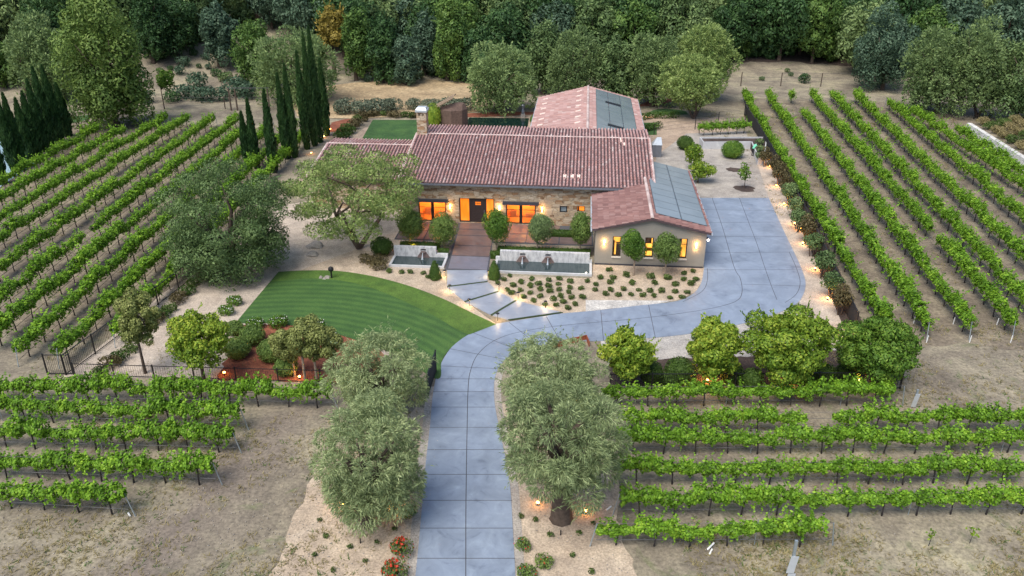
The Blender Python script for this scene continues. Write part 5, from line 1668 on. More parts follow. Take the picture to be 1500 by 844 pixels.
def wood():
    """named trees of the wood's front, and the mass behind them"""
    rng = random.Random(11)
    spots = []
    y = 139.0
    row = 0
    while y < 205:
        x = -118 + (row % 2) * 3.4
        while x < 128:
            px_, py_ = x + rng.uniform(-2.2, 2.2), y + rng.uniform(-2.4, 2.4)
            spots.append((px_, py_, row))
            x += 6.2
        y += 5.8
        row += 1
    front, mass = [], []
    for x, y, row in spots:
        z = hill(x, y)
        sx, sy = proj((x, y, z))
        tx, ty = proj((x, y, z + 11))
        if sx < -60 or sx > 1560 or sy < -150: continue
        # leave the open ground free
        lim = 108
        if sx < 180: lim = 118
        if 180 <= sx < 420: lim = 62
        if 420 <= sx < 700: lim = 100
        if 1060 <= sx < 1260: lim = 101
        if sx >= 1260: lim = 112
        if sy > lim: continue
        (front if sy > lim - 26 else mass).append((x, y, z, sx, sy))
    # the mass: one object
    Vs, Fs, b, mi = [], [], 0, []
    mats = [M['leaf_dark'], M['leaf_mid'], M['leaf_blue'], M['leaf_oak'], M['leaf_sage']]
    ix = {'dark': 0, 'mid': 1, 'blue': 2, 'oak': 3, 'sage': 4}
    for x, y, z, sx, sy in mass:
        V, F, k = PROTO[rng.randrange(len(PROTO))]
        sel = slice(0, 4200)
        s = rng.uniform(0.85, 1.25); a = rng.uniform(0, 6.28)
        c, sn = math.cos(a), math.sin(a)
        v = V.reshape(-1, 4, 3)[sel].reshape(-1, 3)
        # spread fewer, larger leaves
        q = np.stack([(v[:, 0] * c - v[:, 1] * sn) * s + x, (v[:, 0] * sn + v[:, 1] * c) * s + y, v[:, 2] * s * rng.uniform(0.9, 1.2) + z], 1)
        n = len(q) // 4
        Vs.append(q); Fs.append(np.arange(4 * n).reshape(n, 4) + b); b += 4 * n
        mi.append(np.full(n, ix[k]))
    under = []
    for _ in range(420):
        x, y = rng.uniform(-120, 130), rng.uniform(138, 178)
        z = hill(x, y); sx, sy = proj((x, y, z))
        lim = 112 if sx < 180 else 64 if sx < 420 else 98 if sx < 700 else 118 if sx < 1070 else 93 if sx < 1260 else 108
        if sx < -60 or sx > 1560 or sy > lim: continue
        under.append((x, y, z))
    for x, y, z in under:
        V, F, k = PROTO[rng.choice((0, 1, 3, 4, 5))]
        v = V.reshape(-1, 4, 3)[:900]
        c0 = v.mean(axis=1, keepdims=True)
        s = rng.uniform(0.32, 0.5)
        v = ((v - c0) * 1.5 + c0 * s + np.array([x, y, z - 0.6])).reshape(-1, 3)
        n = len(v) // 4
        Vs.append(v); Fs.append(np.arange(4 * n).reshape(n, 4) + b); b += 4 * n
        mi.append(np.full(n, ix[k]))
    o = obj('far_woodland', mesh_np('far_woodland', np.vstack(Vs), np.vstack(Fs), mats, np.concatenate(mi)))
    tag(o, 'dark wood covering the hillside along the top of the picture', 'woodland', None, 'stuff')
    meshes = [(mesh_np('crown', V, F, M['leaf_' + k]), k) for V, F, k in PROTO]
    rg = np.random.default_rng(5)
    tm = limb_mesh('trunk', rg, 3.5, 0.3, (0, 0, 6.6), (4.6, 4.6, 5.6), 5, 1, 0.2, M['bark'])
    front.sort(key=lambda q: q[3])
    seg = {}
    for x, y, z, sx, sy in front:
        where = 'behind the left vineyard' if sx < 215 else 'above the bare slope' if sx < 420 else 'along the dry field' if sx < 690 else 'behind the rear building' if sx < 1070 else 'above the right vineyard' if sx < 1260 else 'in the top right corner'
        seg.setdefault(where, []).append((x, y, z))
    for where, lst in seg.items():
        for i, (x, y, z) in enumerate(lst):
            m, k = meshes[rng.randrange(len(meshes))]
            s = rng.uniform(0.85, 1.2)
            t = thing('forest_tree', f'{ {"dark": "dark green", "mid": "mid green", "blue": "bluish green", "oak": "olive green", "sage": "pale grey-green"}[k]} wood-edge tree {where}, {ordinal(i + 1)} from left', 'tree', (x, y, z - 0.1), rng.uniform(0, 6.28), 'trees at the wood edge', (s, s, s * rng.uniform(0.9, 1.2)))
            obj('crown', m, t); obj('trunk', tm, t)
    print('wood', len(front), len(mass))


wood()

# shrubs at the back
GS = [clump_mesh('grey_shrub', 160 + i, 2.0, 2.2, 900, 0.40, 0.16, 'grey') for i in range(3)]
for i, (px, py, s) in enumerate(((510, 166, 1.05), (533, 167, .95), (556, 166, 1.0), (576, 163, .9), (608, 160, .75), (634, 165, .9), (657, 165, 1.0), (680, 163, .9))):
    o = obj('grey_shrub', GS[i % 3], None, G(px, py), i * 1.7); o.scale = (s,) * 3
    tag(o, f'silvery grey-green shrub along the rear path behind the lawn, {ordinal(i + 1)} from the left', 'shrub', 'silvery shrubs behind the rear lawn')
SS = [clump_mesh('slope_shrub', 170 + i, 1.6, 2.2, 420, 0.45, 0.22, k) for i, k in enumerate(('blue', 'oak', 'dark'))]
sl = [(217, 150, .9), (252, 150, .8), (270, 146, 1.0), (290, 130, 1.1), (287, 148, .9), (305, 150, 1.0), (322, 148, 1.0), (332, 120, .8), (345, 140, 1.35), (360, 146, 1.1), (268, 98, .8), (265, 110, .6), (318, 112, .6), (300, 88, .5), (284, 82, .5), (318, 80, .6), (250, 103, .4), (235, 108, .4), (306, 102, .4), (292, 100, .35)]
scatter_labelled('slope_shrub', 'shrub', 'shrubs on the bare slope', sl, SS, 'dark shrub on the bare slope', 10, 0.9, 1.1, ' behind the left vineyard')
FSH = [(540, 120, .55), (603, 121, .5), (614, 116, .7), (1178, 122, .7), (1153, 106, .4), (1158, 112, .35), (640, 112, .9), (485, 118, .8), (1116, 118, .35)]
scatter_labelled('field_shrub', 'shrub', 'shrubs in the dry field', FSH[:3] + FSH[6:8], SS, 'dark shrub at the back of the dry field', 40)
scatter_labelled('field_shrub', 'shrub', 'shrubs in the dry field', FSH[3:6] + FSH[8:], SS, 'small dark shrub on bare soil above the right vineyard', 40)
# border shrubs round the rear lawn
BS = [clump_mesh('border_shrub', 180 + i, 0.75, 0.9, 260, 0.26, 0.12, k) for i, k in enumerate(('bed', 'brown', 'hedge'))]
bs = [(542, 172), (534, 178), (526, 184), (519, 190), (513, 196), (507, 202), (532, 172), (523, 178), (516, 184), (508, 190), (502, 197), (496, 204), (550, 171), (561, 170)]
scatter_labelled('border_shrub', 'shrub', 'border shrubs by the rear lawn', bs, BS, 'low shrub in the border left of the rear lawn', 3)
scatter_labelled('border_shrub', 'shrub', 'border shrubs by the rear lawn', [(571, 172), (582, 172.5), (592, 172), (601, 173), (610, 172.5)], BS, 'low shrub along the back of the rear lawn', 30)
for k, (a, b, c, d_) in enumerate(((940, 176, 986, 172), (938, 198, 960, 188))):
    g1, g2 = G(a, b), G(c, d_)
    rng = np.random.default_rng(300 + k)
    V, F = blob_cards(rng, [(x, 0.4 * math.sin(x), 0.45, 0.8, 0.6, 0.5) for x in np.linspace(0, (g2 - g1).length, 7)], 900, 0.26, 0.13, 0.8)
    o = obj('low_hedge', mesh_np('low_hedge', V, F, M['leaf_hedge']), None, g1, math.atan2(g2.y - g1.y, g2.x - g1.x))
    tag(o, ('dark low hedge with the yellow lamp behind the rear building', 'dark low hedge by the right gutter of the rear building')[k], 'hedge')

# ------------------------------------------------------------------ vineyard
VW = []
for i in range(6):
    rng = np.random.default_rng(400 + i)
    n = 860
    x = rng.uniform(-1.12, 1.12, n)
    th = rng.uniform(0, 6.2832, n)
    lump = 1 + 0.32 * np.sin(x * 4.1 + i * 1.7) + 0.22 * np.sin(x * 9.3 + 2 * i)
    rr = (0.55 + 0.5 * rng.random(n)) * lump
    C = np.stack([x, np.cos(th) * rr * 0.37, 1.26 + np.sin(th) * rr * 0.38], 1)
    N = np.stack([np.zeros(n), np.cos(th), np.sin(th) + 0.35], 1)
    # loose shoots above and hanging sprays below
    for k in range(16):
        x0, y0 = rng.uniform(-1, 1), rng.uniform(-.25, .25)
        up_ = rng.random() < 0.72
        m_ = 12
        t_ = np.linspace(0, 1, m_)
        dx, dy = rng.normal(0, 0.28), rng.normal(0, 0.28)
        S = np.stack([x0 + dx * t_, y0 + dy * t_, (1.42 + rng.uniform(0.25, 0.75) * t_) if up_ else (1.0 - 0.4 * t_)], 1) + rng.normal(0, 0.05, (m_, 3))
        C = np.vstack([C, S]); N = np.vstack([N, np.tile([0, 0, 1.0], (m_, 1)) + rng.normal(0, .4, (m_, 3))])
    V, F = cards(rng, C, N, 0.175, 0.135, 0.15, 0.45)
    tb = MB()
    lean = rng.uniform(-0.12, 0.12)
    tb.tube([(0, 0, -0.08), (lean * 0.4, 0.02, 0.4), (lean, 0, 0.82), (lean + 0.02, 0, 0.95)], [0.055, 0.042, 0.04, 0.05], 6)
    tb.tube([(lean, 0, 0.90), (-0.45, 0.02, 1.0), (-1.0, 0, 1.0)], [0.032, 0.026, 0.016], 5)
    tb.tube([(lean, 0, 0.90), (0.45, -0.02, 1.0), (1.0, 0, 1.0)], [0.032, 0.026, 0.016], 5)
    VW.append((V, F, mesh_np('canopy', V, F, M['leaf_vine']), mesh_np('trunk', tb.v, tb.f, M['vine_wood'], tb.m, True), tb))

ROWS = []   # (description, kind of count, far/near ends in plan, spacing)


def add_row(a, b, spacing, where, end, group, gaps=()):
    ROWS.append((Vector(a), Vector(b), spacing, where, end, group, gaps))


# right block: nine rows three metres apart
dirR = Vector((math.sin(R(7.0)), math.cos(R(7.0)), 0))
rr_ = [((1296, 464), (1091, 137)), ((1357, 467), (1125, 137)), ((1419, 467), (1158, 137)), ((1482, 465), (1189, 137)), ((1535, 470), (1219, 136)), ((1560, 430), (1255, 139)), ((1570, 375), (1300, 146)), ((1570, 318), (1338, 160)), ((1560, 290), (1404, 188))]
for i, (n_, f_) in enumerate(rr_):
    a, b = G(*n_, z=1.25), G(*f_, z=1.25)
    add_row((a.x, a.y, 0), (b.x, b.y, 0), 2.0, f'{ordinal(i + 1)} row right of the court', 'near', 'vines of the right vineyard', ((0.86, 0.965),) if i == 2 else ())
# left block: ten rows
left_rows = [(-53.9, 78, 104), (-50.8, 72, 103.5), (-47.9, 66, 109.5), (-45.0, 62, 109.5), (-41.4, 55, 108.8), (-38.2, 51, 108.4), (-35.4, 48.6, 102), (-32.6, 47.0, 105), (-29.8, 46.8, 107), (-27.3, 49.5, 100)]
for i, (x, y0, y1) in enumerate(left_rows):
    s = 0.022
    add_row((x - 0.0, y0, 0), (x + s * (y1 - y0), y1, 0), 2.0, f'{ordinal(10 - i)} row left of the side fence', 'near', 'vines of the left vineyard')
# front rows
fr = [(570, 897, 1312, ((.455, .51),)), (608, 922, 1560, ((.40, .475),)), (638, 918, 1560, ()), (682, 925, 1560, ()), (727, 925, 1560, ()), (771, 893, 1205, ((.66, .72),))]
for i, (y, xa, xb, gp) in enumerate(fr):
    a, b = G(xa, y, z=1.25), G(xb, y - 1, z=1.25)
    add_row((a.x, a.y, 0), (b.x, b.y, 0), 1.75, f'{ordinal(i + 1)} front row right of the drive', 'left', 'vines of the right front rows', gp)
fl_ = [(562, 572, -60, 470), (588, 603, -60, 338), (628, 637, -60, 326), (670, 682, -60, 296), (712, 726, -60, 166)]
for i, (ya, yb, xa, xb) in enumerate(fl_):
    a, b = G(xb, yb, z=1.25), G(xa, ya, z=1.25)
    add_row((a.x, a.y, 0), (b.x, b.y, 0), 1.75, f'{ordinal(i + 1)} front row left of the drive', 'right', 'vines of the left front rows')


def build_vines():
    rng = random.Random(21)
    allv = []
    for ri, (a, b, sp, where, end, group, gaps) in enumerate(ROWS):
        L = (b - a).length
        n = int(L / sp)
        d_ = (b - a).normalized()
        rz = math.atan2(d_.y, d_.x)
        cnt = 0
        for k in range(n + 1):
            f = (k * sp + 0.4) / L
            if f > 1: break
            if any(g0 < f < g1 for g0, g1 in gaps) or rng.random() < 0.008: continue
            p = a + d_ * (k * sp + 0.4) + Vector((rng.uniform(-.08, .08), rng.uniform(-.08, .08), 0))
            sx, sy = proj((p.x, p.y, 1.2))
            if sx < -22 or sx > 1522 or sy > 870: continue
            cnt += 1
            dist = (Vector((p.x, p.y, 1.2)) - Vector((0, 0, CAM_H))).length
            allv.append([dist, ri, cnt, p, rz + (math.pi if rng.random() < .5 else 0), rng.randrange(6), rng.uniform(.82, 1.22)])
    allv.sort(key=lambda q: q[0])
    near, rest = allv[:296], allv[296:]
    words_ = ('leafy grapevine', 'ground')
    for dist, ri, cnt, p, rz, k, s in near:
        a, b, sp, where, end, group, gaps = ROWS[ri]
        t = thing('grapevine', f'leafy grapevine, {ordinal(cnt)} from the {end} end of the {where}', 'grapevine', (p.x, p.y, hill(p.x, p.y)), rz, group, (1.0 * sp / 2.0 + 0.02, s * (0.84 if 'right front' in group else 1.0), s * (0.92 if 'right front' in group else 1.0)))
        obj('canopy', VW[k][2], t); obj('trunk', VW[k][3], t)
    Vs, Fs, Mi, nb = [], [], [], 0
    for dist, ri, cnt, p, rz, k, s in rest:
        V, F, _, _, tb = VW[k]
        c, sn = math.cos(rz), math.sin(rz)
        tv = np.array([v for v in tb.v])
        for vv, ff, m in ((V, F, 0), (tv, None, 1)):
            q = np.stack([(vv[:, 0] * c - vv[:, 1] * sn * s) + p.x, (vv[:, 0] * sn + vv[:, 1] * s * c) + p.y, vv[:, 2] * s + hill(p.x, p.y)], 1)
            Vs.append(q)
            if m == 0:
                Fs += (ff + nb).tolist(); Mi += [0] * len(ff)
            else:
                fs = [[i + nb for i in f] for f in tb.f]
                Fs += fs; Mi += [1] * len(fs)
            nb += len(q)
    o = obj('far_grapevines', mesh_np('far_grapevines', np.vstack(Vs), Fs, [M['leaf_vine'], M['vine_wood']], Mi))
    tag(o, 'distant grapevines filling the far parts of the side vineyards', 'grapevines', None, 'stuff')
    print('vines', len(allv))
    # trellises: posts and wires of each row
    for ri, (a, b, sp, where, end, group, gaps) in enumerate(ROWS):
        d_ = (b - a).normalized(); L = (b - a).length
        t = thing('vine_trellis', f'wire trellis with steel posts along the {where}', 'trellis', a, math.atan2(d_.y, d_.x), 'vine trellises')
        w = MB()
        for z, r in ((0.42, 0.02), (1.0, 0.016), (1.42, 0.012)):
            w.tube([(-0.6, 0, z), (L + 0.5, 0, z)], r, 4)
        w.build('wire', M['wire'], t)
        MB().tube([(-0.9, 0.0, -0.1), (-0.6, 0, 1.4)], 0.032, 6).build('end_post', M['steel'], t)
        MB().tube([(L + 0.7, 0.0, -0.1), (L + 0.5, 0, 1.4)], 0.032, 6).build('end_post', M['steel'], t)
        x = 7.0
        while x < L - 2 and ri > 18:
            MB().tube([(x, 0.04, -0.1), (x, 0.04, 1.6)], 0.022, 5).build('post', M['steel'], t)
            x += 7.0


build_vines()
# short trellised row behind the planter
for i, px in enumerate((1031, 1043, 1055, 1067, 1079, 1089)):
    g = G(px, 199 - i * 0.6)
    t = thing('grapevine', f'low grapevine on wires behind the white planter, {ordinal(i + 1)} from the left', 'grapevine', g, 0.02, 'vines behind the planter', (0.75, 1.0, 1.0))
    obj('canopy', VW[i][2], t); obj('trunk', VW[i][3], t)


# ------------------------------------------------------------------ dry weeds, clods and stones on the bare ground
def ground_litter():
    rng = np.random.default_rng(77)
    def inside(x, y):
        p = proj((x, y, 0))
        return -20 < p[0] < 1520 and p[1] < 860
    soft = lambda x, y: math.sin(x * 0.55 + 1.3 * math.sin(y * 0.31)) + math.sin(y * 0.62 + x * 0.2) + 0.6 * math.sin(x * 1.7 - y * 1.1)
    areas = [(-26, -5.5, 27, 41, 5200), (8, 26, 27, 31, 2400), (6, 28, 31, 43, 2600), (18, 40, 41, 52, 3200), (-32, -17, 41, 50, 900), (26, 62, 50, 118, 4200), (-56, -26, 50, 110, 2600)]
    C, K, S = [], [], []
    for x0, x1, y0, y1, n in areas:
        for _ in range(n):
            x, y = rng.uniform(x0, x1), rng.uniform(y0, y1)
            if not inside(x, y) or soft(x, y) < rng.uniform(-1.2, 2.0): continue
            if -5.6 < x < 8 and y < 41: continue
            C.append((x, y)); S.append(rng.uniform(0.5, 1.2) * (1 + max(0, y - 45) * 0.012)); K.append(0 if rng.random() < 0.86 else 1)
    C = np.array(C); S = np.array(S); K = np.array(K)
    V, F, mi = [], [], []
    b = 0
    for k in range(5):
        n = len(C)
        a = rng.uniform(0, 6.2832, n); tilt = rng.uniform(0.15, 0.9, n)
        L = S * rng.uniform(0.12, 0.24, n); w = S * 0.022
        dx, dy = np.cos(a) * np.cos(tilt), np.sin(a) * np.cos(tilt)
        ox, oy = rng.normal(0, 0.09, n) * S, rng.normal(0, 0.09, n) * S
        p0 = np.stack([C[:, 0] + ox, C[:, 1] + oy, np.full(n, 0.008)], 1)
        p1 = p0 + np.stack([dx * L, dy * L, np.sin(tilt) * L], 1)
        s_ = np.stack([-np.sin(a) * w, np.cos(a) * w, np.zeros(n)], 1)
        V.append(np.stack([p0 - s_, p0 + s_, p1 + s_ * .3, p1 - s_ * .3], 1).reshape(-1, 3))
        F.append(np.arange(4 * n).reshape(n, 4) + b); b += 4 * n
        mi.append(K)
    o = obj('dry_weeds', mesh_np('dry_weeds', np.vstack(V), np.vstack(F), [M['leaf_straw'], M['leaf_bed']], np.concatenate(mi)))
    tag(o, 'dry straw and sparse weeds scattered over the bare soil of the vineyard plots', 'weeds', None, 'stuff')
    # clods and pebbles
    oct_f = np.array([(0, 2, 4), (2, 1, 4), (1, 3, 4), (3, 0, 4), (2, 0, 5), (1, 2, 5), (3, 1, 5), (0, 3, 5)])
    base = np.array([(1, 0, 0), (-1, 0, 0), (0, 1, 0), (0, -1, 0), (0, 0, .8), (0, 0, -.4)], dtype=float)
    V, F = [], []
    b = 0
    for x0, x1, y0, y1, n in [(-26, -5.5, 27, 41, 1500), (8, 26, 27, 43, 1300), (18, 40, 41, 52, 600), (26, 60, 50, 110, 900), (-50, -26, 48, 100, 600), (-5.8, -3.9, 27, 42, 260), (.8, 6, 27, 40, 200)]:
        for _ in range(n):
            x, y = rng.uniform(x0, x1), rng.uniform(y0, y1)
            if not inside(x, y): continue
            if -4.2 < x < 0.4 and y < 45: continue
            r = rng.uniform(0.02, 0.055) * (1 + max(0, y - 45) * 0.012)
            V.append(base * r * rng.uniform(0.6, 1.3, (6, 3)) + np.array([x, y, r * 0.25 + 0.01])); F.append(oct_f + b); b += 6
    o = obj('soil_clods', mesh_np('soil_clods', np.vstack(V), np.vstack(F), [M['gravel']]))
    tag(o, 'small clods and pebbles scattered over the bare soil of the vineyard plots', 'pebbles', None, 'stuff')


ground_litter()

# ------------------------------------------------------------------ fences and gates
def picket_fence(name, label, pts, h, mats, step=0.13, post=2.4, bar=0.012, top=0.03, screen=False, group=None, cat='fence'):
    """pts: plan points; bars, rails and posts between them"""
    o0 = Vector((pts[0].x, pts[0].y, 0))
    t = thing(name, label, cat, o0, 0, group)
    bars, rails, posts = MB(), MB(), []
    for a, b in zip(pts[:-1], pts[1:]):
        a = Vector((a.x, a.y, 0)) - o0; b = Vector((b.x, b.y, 0)) - o0
        L = (b - a).length; d_ = (b - a).normalized(); n = Vector((-d_.y, d_.x, 0))
        za = hill(a.x + o0.x, a.y + o0.y)
        P = lambda s, off, z: a + d_ * s + n * off + Vector((0, 0, z + za))
        def bx(mb, s0, s1, w, z0, z1):
            mb.hexa([P(s0, -w, z0), P(s1, -w, z0), P(s1, w, z0), P(s0, w, z0)], [P(s0, -w, z1), P(s1, -w, z1), P(s1, w, z1), P(s0, w, z1)])
        if screen:
            bx(bars, 0, L, 0.012, 0.05, h - 0.04)
        else:
            k = step / 2
            while k < L:
                bx(bars, k - bar / 2, k + bar / 2, bar / 2, 0.10, h - 0.04); k += step
        bx(rails, 0, L, top, h - 0.04, h)
        bx(rails, 0, L, top * 0.8, 0.08, 0.12)
        m = max(1, int(L / post))
        for j in range(m + 1):
            s = j * L / m
            if j == m and b is not pts[-1] and (Vector((b.x, b.y, 0)) - (Vector((pts[-1].x, pts[-1].y, 0)) - o0)).length > 0.01: continue
            pm = MB(); bx(pm, s - 0.035, s + 0.035, 0.036, -0.1, h + 0.08); posts.append(pm)
    bars.build('screen_panel' if screen else 'pickets', mats[0], t)
    rails.build('rail', mats[1], t)
    for pm in posts[:90]: pm.build('post', mats[1], t)
    return t


M['fence_screen'] = plain('black_screen_cloth', (0.018, 0.019, 0.022), 0.9)
pts = [G(*p, z=1.55) for p in ((1092, 153), (1113, 184), (1131, 214), (1150, 246), (1178, 299), (1214, 370), (1258, 458))]
picket_fence('screen_fence', 'long black screened fence between the court hedge and the right vineyard', pts, 1.55, [M['fence_screen'], M['black']], screen=True, post=3.0)
pts = [G(*p) for p in ((97, 550), (140, 519), (186, 484), (232, 447), (262, 424), (300, 392))]
picket_fence('side_fence', 'black wire side fence between the left vineyard and the granite path', pts, 1.5, [M['black'], M['black']], step=0.16, post=3.0, bar=0.014)
pts = [G(*p) for p in ((110, 551), (285, 556), (470, 561), (628, 577))]
picket_fence('iron_fence', 'low black iron fence above the left front vine rows', pts, 0.95, [M['black'], M['black']], step=0.15, post=2.6, bar=0.010, top=0.018)
pts = [G(*p) for p in ((893, 573), (1318, 570))]
picket_fence('iron_fence', 'black iron fence below the uplit trees on the right', pts, 1.25, [M['black'], M['black']], step=0.14, post=2.6, bar=0.018)
pts = [G(*p) for p in ((70, 549), (108, 549))]
picket_fence('wire_gate', 'black wire gate at the lower end of the left vineyard', pts, 1.5, [M['black'], M['black']], step=0.12, post=2.0, bar=0.014, cat='gate')
# open drive gate
a, b = G(627, 581), G(639, 545)
picket_fence('drive_gate', 'open black slatted gate leaf at the left edge of the drive', [a, b], 1.6, [M['fence_screen'], M['black']], screen=True, post=4, cat='gate')


def wire_fence(label, pts, h, post=3.0, r=0.035, mat=None, name='wire_fence'):
    o0 = Vector((pts[0].x, pts[0].y, pts[0].z))
    t = thing(name, label, 'fence', o0)
    w = MB()
    for a, b in zip(pts[:-1], pts[1:]):
        L = (b - a).length; m = max(1, int(L / post))
        for j in range(m + (1 if b is pts[-1] else 0)):
            p = a.lerp(b, j / m) - o0
            p.z = hill(p.x + o0.x, p.y + o0.y) - o0.z
            MB().tube([p + Vector((0, 0, -0.2)), p + Vector((0, 0, h))], r, 5).build('post', mat or M['bark'], t)
        for z in (h * 0.35, h * 0.65, h * 0.97):
            w.tube([a - o0 + Vector((0, 0, z)), b - o0 + Vector((0, 0, z))], 0.014, 4)
    w.build('wire', M['wire'], t)


wire_fence('wire fence crossing the sand right of the rear building, nearer of two', [G(958, 198), G(1018, 190), G(1024, 196)], 1.5, 4.5, 0.05, M['black'])
wire_fence('wire fence on the sand behind the low vines, farther of two', [G(1018, 188), G(1052, 180), G(1092, 176)], 1.5, 4.0, 0.05, M['black'])
wire_fence('tall wire fence with wooden posts above the right vineyard', [G(1085, 126), G(1202, 127), G(1275, 127), G(1330, 140)], 2.2, 5.0, 0.09)
wire_fence('wire fence with thin wooden posts below the bare slope', [G(208, 162), G(330, 160), G(420, 163)], 1.8, 7.0, 0.08)
# wooden frame
g = G(339, 162)
t = thing('timber_frame', 'plain timber frame of posts and top bar below the bare slope', 'frame', g)
for x in (0, 0.9, 5.6): MB().box(x - .09, x + .09, -.09, .09, -.1, 3.1 if x else 3.2).build('post', M['bark'], t)
MB().box(-.2, 5.9, -.05, .05, 3.21, 3.30).build('top_bar', M['wire'], t)

# ------------------------------------------------------------------ planters, bins, sheds and small things
pl = thing('raised_planter', 'white L-shaped raised planter at the back of the gravel yard', 'planter', G(1029, 219))
o0 = G(1029, 219)
a1 = G(1099, 218.5) - o0; a2 = G(1109, 242) - o0; a3 = G(1119.5, 242) - o0
w_ = MB()
def wallseg(mb, p, q, z, th=0.12):
    d_ = (q - p).normalized(); n = Vector((-d_.y, d_.x, 0)) * th
    mb.prism([(p.x, p.y), (q.x, q.y), (q.x + n.x, q.y + n.y), (p.x + n.x, p.y + n.y)], 0, z)
wallseg(w_, Vector((0, 0, 0)), a1, 0.95)
wallseg(w_, Vector((0, 0.13, 0)), Vector((0, 2.2, 0)), 0.95, -0.12)
wallseg(w_, Vector((0.13, 2.2, 0)), a1 + Vector((2.5, 2.2, 0)), 0.95, -0.12)
wallseg(w_, a1 + Vector((0.02, -0.02, 0)), a2, 0.95, 0.12)
wallseg(w_, a2 + Vector((0.13, 0, 0)), a3, 0.95)
wallseg(w_, a3 + Vector((0, 0.13, 0)), a1 + Vector((2.5, 2.0, 0)), 0.95, 0.12)
w_.build('planter_wall', M['curb'], pl)
s_ = MB().prism([(0.12, 0.12), (a1.x, a1.y + 0.12), (a2.x + .12, a2.y + .12), (a3.x, a3.y + .12), (a1.x + 2.4, a1.y + 2.0), (0.12, 2.06)], 0, 0.80)
s_.build('soil', M['dark_mulch'], pl)
PS = [clump_mesh('planter_shrub', 190 + i, 0.55, 0.8, 200, 0.24, 0.12, 'sage') for i in range(2)]
for i, p in enumerate(((1112, 232), (1113, 222), (1112, 212))):
    c = G(*p, z=0.8)
    o = obj('planter_shrub', PS[i % 2], None, c, i); tag(o, f'grey-green plant in the right arm of the white planter, {ordinal(i + 1)} from the near end', 'plant', 'plants in the white planter')

g = G(961, 229)
t = thing('storage_bin', 'grey upright bin with a pale blue lid beside the right house end', 'bin', g, TH)
MB().box(-.55, .55, -.5, .5, 0, 1.5).build('body', M['gutter'], t)
MB().hexa([(-.6, -.55, 1.5), (.6, -.55, 1.5), (.6, .55, 1.5), (-.6, .55, 1.5)], [(-.5, -.5, 1.62), (.55, -.5, 1.62), (.5, .5, 2.2), (0, .5, 2.2)]).build('lid', M['flashing'], t)

# shed with slatted lean-to roof behind the ridge
g = G(664, 187)
t = thing('garden_shed', 'small dark brown shed with a tilted slatted roof behind the main ridge', 'shed', g, TH)
M['shed_wood'] = plain('weathered_shed_wood', (0.115, 0.075, 0.06), 0.9, var=0.35, scale=4)
M['slat_wood'] = plain('pale_slat_wood', (0.34, 0.25, 0.17), 0.8, var=0.2, scale=3)
MB().prism([(2.0 * math.cos(a), 1.7 * math.sin(a)) for a in np.linspace(0, 6.2832, 9)[:-1]], 0, 2.6).hexa([(2.0 * math.cos(a), 1.7 * math.sin(a), 2.602) for a in np.linspace(0, 6.2832, 9)[:-1]], [(0.9 + .7 * math.cos(a), .6 * math.sin(a), 3.3) for a in np.linspace(0, 6.2832, 9)[:-1]]).build('body', M['shed_wood'], t)
sl_ = MB()
for k in range(9):
    x = -2.4 + k * 0.3
    z = 2.75 + k * 0.17
    sl_.hexa([(x, -1.5, z), (x + 0.2, -1.5, z + 0.11), (x + 0.2, 1.5, z + 0.11), (x, 1.5, z)], [(x, -1.5, z + 0.06), (x + 0.2, -1.5, z + 0.17), (x + 0.2, 1.5, z + 0.17), (x, 1.5, z + 0.06)])
for y in (-1.3, 1.3): sl_.hexa([(-2.4, y - .06, 2.62), (.3, y - .06, 4.14), (.3, y + .06, 4.14), (-2.4, y + .06, 2.62)], [(-2.4, y - .06, 2.74), (.3, y - .06, 4.26), (.3, y + .06, 4.26), (-2.4, y + .06, 2.74)])
sl_.build('slatted_roof', M['slat_wood'], t)

# dark post by the lawn
g = G(486, 408)
t = thing('garden_post', 'black ball-topped post at the top edge of the front lawn', 'post', g)
MB().tube([(0, 0, -.05), (0, 0, 0.62)], 0.07, 8).build('stem', M['black'], t)
MB().lathe((0, 0, 0.62), [(0.07, 0), (0.2, 0.08), (0.24, 0.22), (0.19, 0.36), (0.06, 0.44)], 10).build('head', M['black'], t)
g = G(476, 408)
rng = np.random.default_rng(9)
mb = MB()
for k in range(7):
    x, y = rng.uniform(-.35, .35), rng.uniform(-.2, .2)
    mb.hexa([(x - .16, y - .1, .05), (x + .14, y - .12, .05), (x + .16, y + .1, .05), (x - .13, y + .12, .05)], [(x - .08, y - .05, .16), (x + .08, y - .04, .2), (x + .07, y + .05, .15), (x - .07, y + .05, .18)])
tag(mb.build('garden_cloth', M['gravel'], None, g), 'small pale crumpled cloth on the lawn beside the black post', 'cloth')
# boulders
for p, s, lab in (((462, 361), 0.7, 'flat grey boulder on the path under the airy tree, farther of two'), ((457, 374), 0.5, 'pale grey boulder on the path under the airy tree, nearer of two')):
    bm = bmesh.new(); bmesh.ops.create_icosphere(bm, subdivisions=3, radius=s)
    for v in bm.verts:
        v.co *= 1 + 0.18 * math.sin(v.co.x * 5 + v.co.y * 3) + 0.1 * math.sin(v.co.z * 9 + v.co.x * 7)
        v.co.z = v.co.z * 0.4 + 0.1
    me = bpy.data.meshes.new('boulder'); bm.to_mesh(me); bm.free(); me.materials.append(M['gravel'])
    tag(obj('boulder', me, None, G(*p)), lab, 'boulder', 'boulders on the path')
# statue by the pool
g = G(766, 172)
t = thing('garden_statue', 'small grey statue on a plinth at the corner of the dark pool', 'statue', g)
MB().box(-.3, .3, -.3, .3, 0, .5).build('pedestal', M['gravel'], t)
MB().lathe((0, 0, .5), [(.22, 0), (.26, .3), (.16, .7), (.24, 1.0), (.28, 1.2), (.1, 1.38), (.14, 1.55), (.06, 1.7)], 9).build('figure', M['gutter'], t)

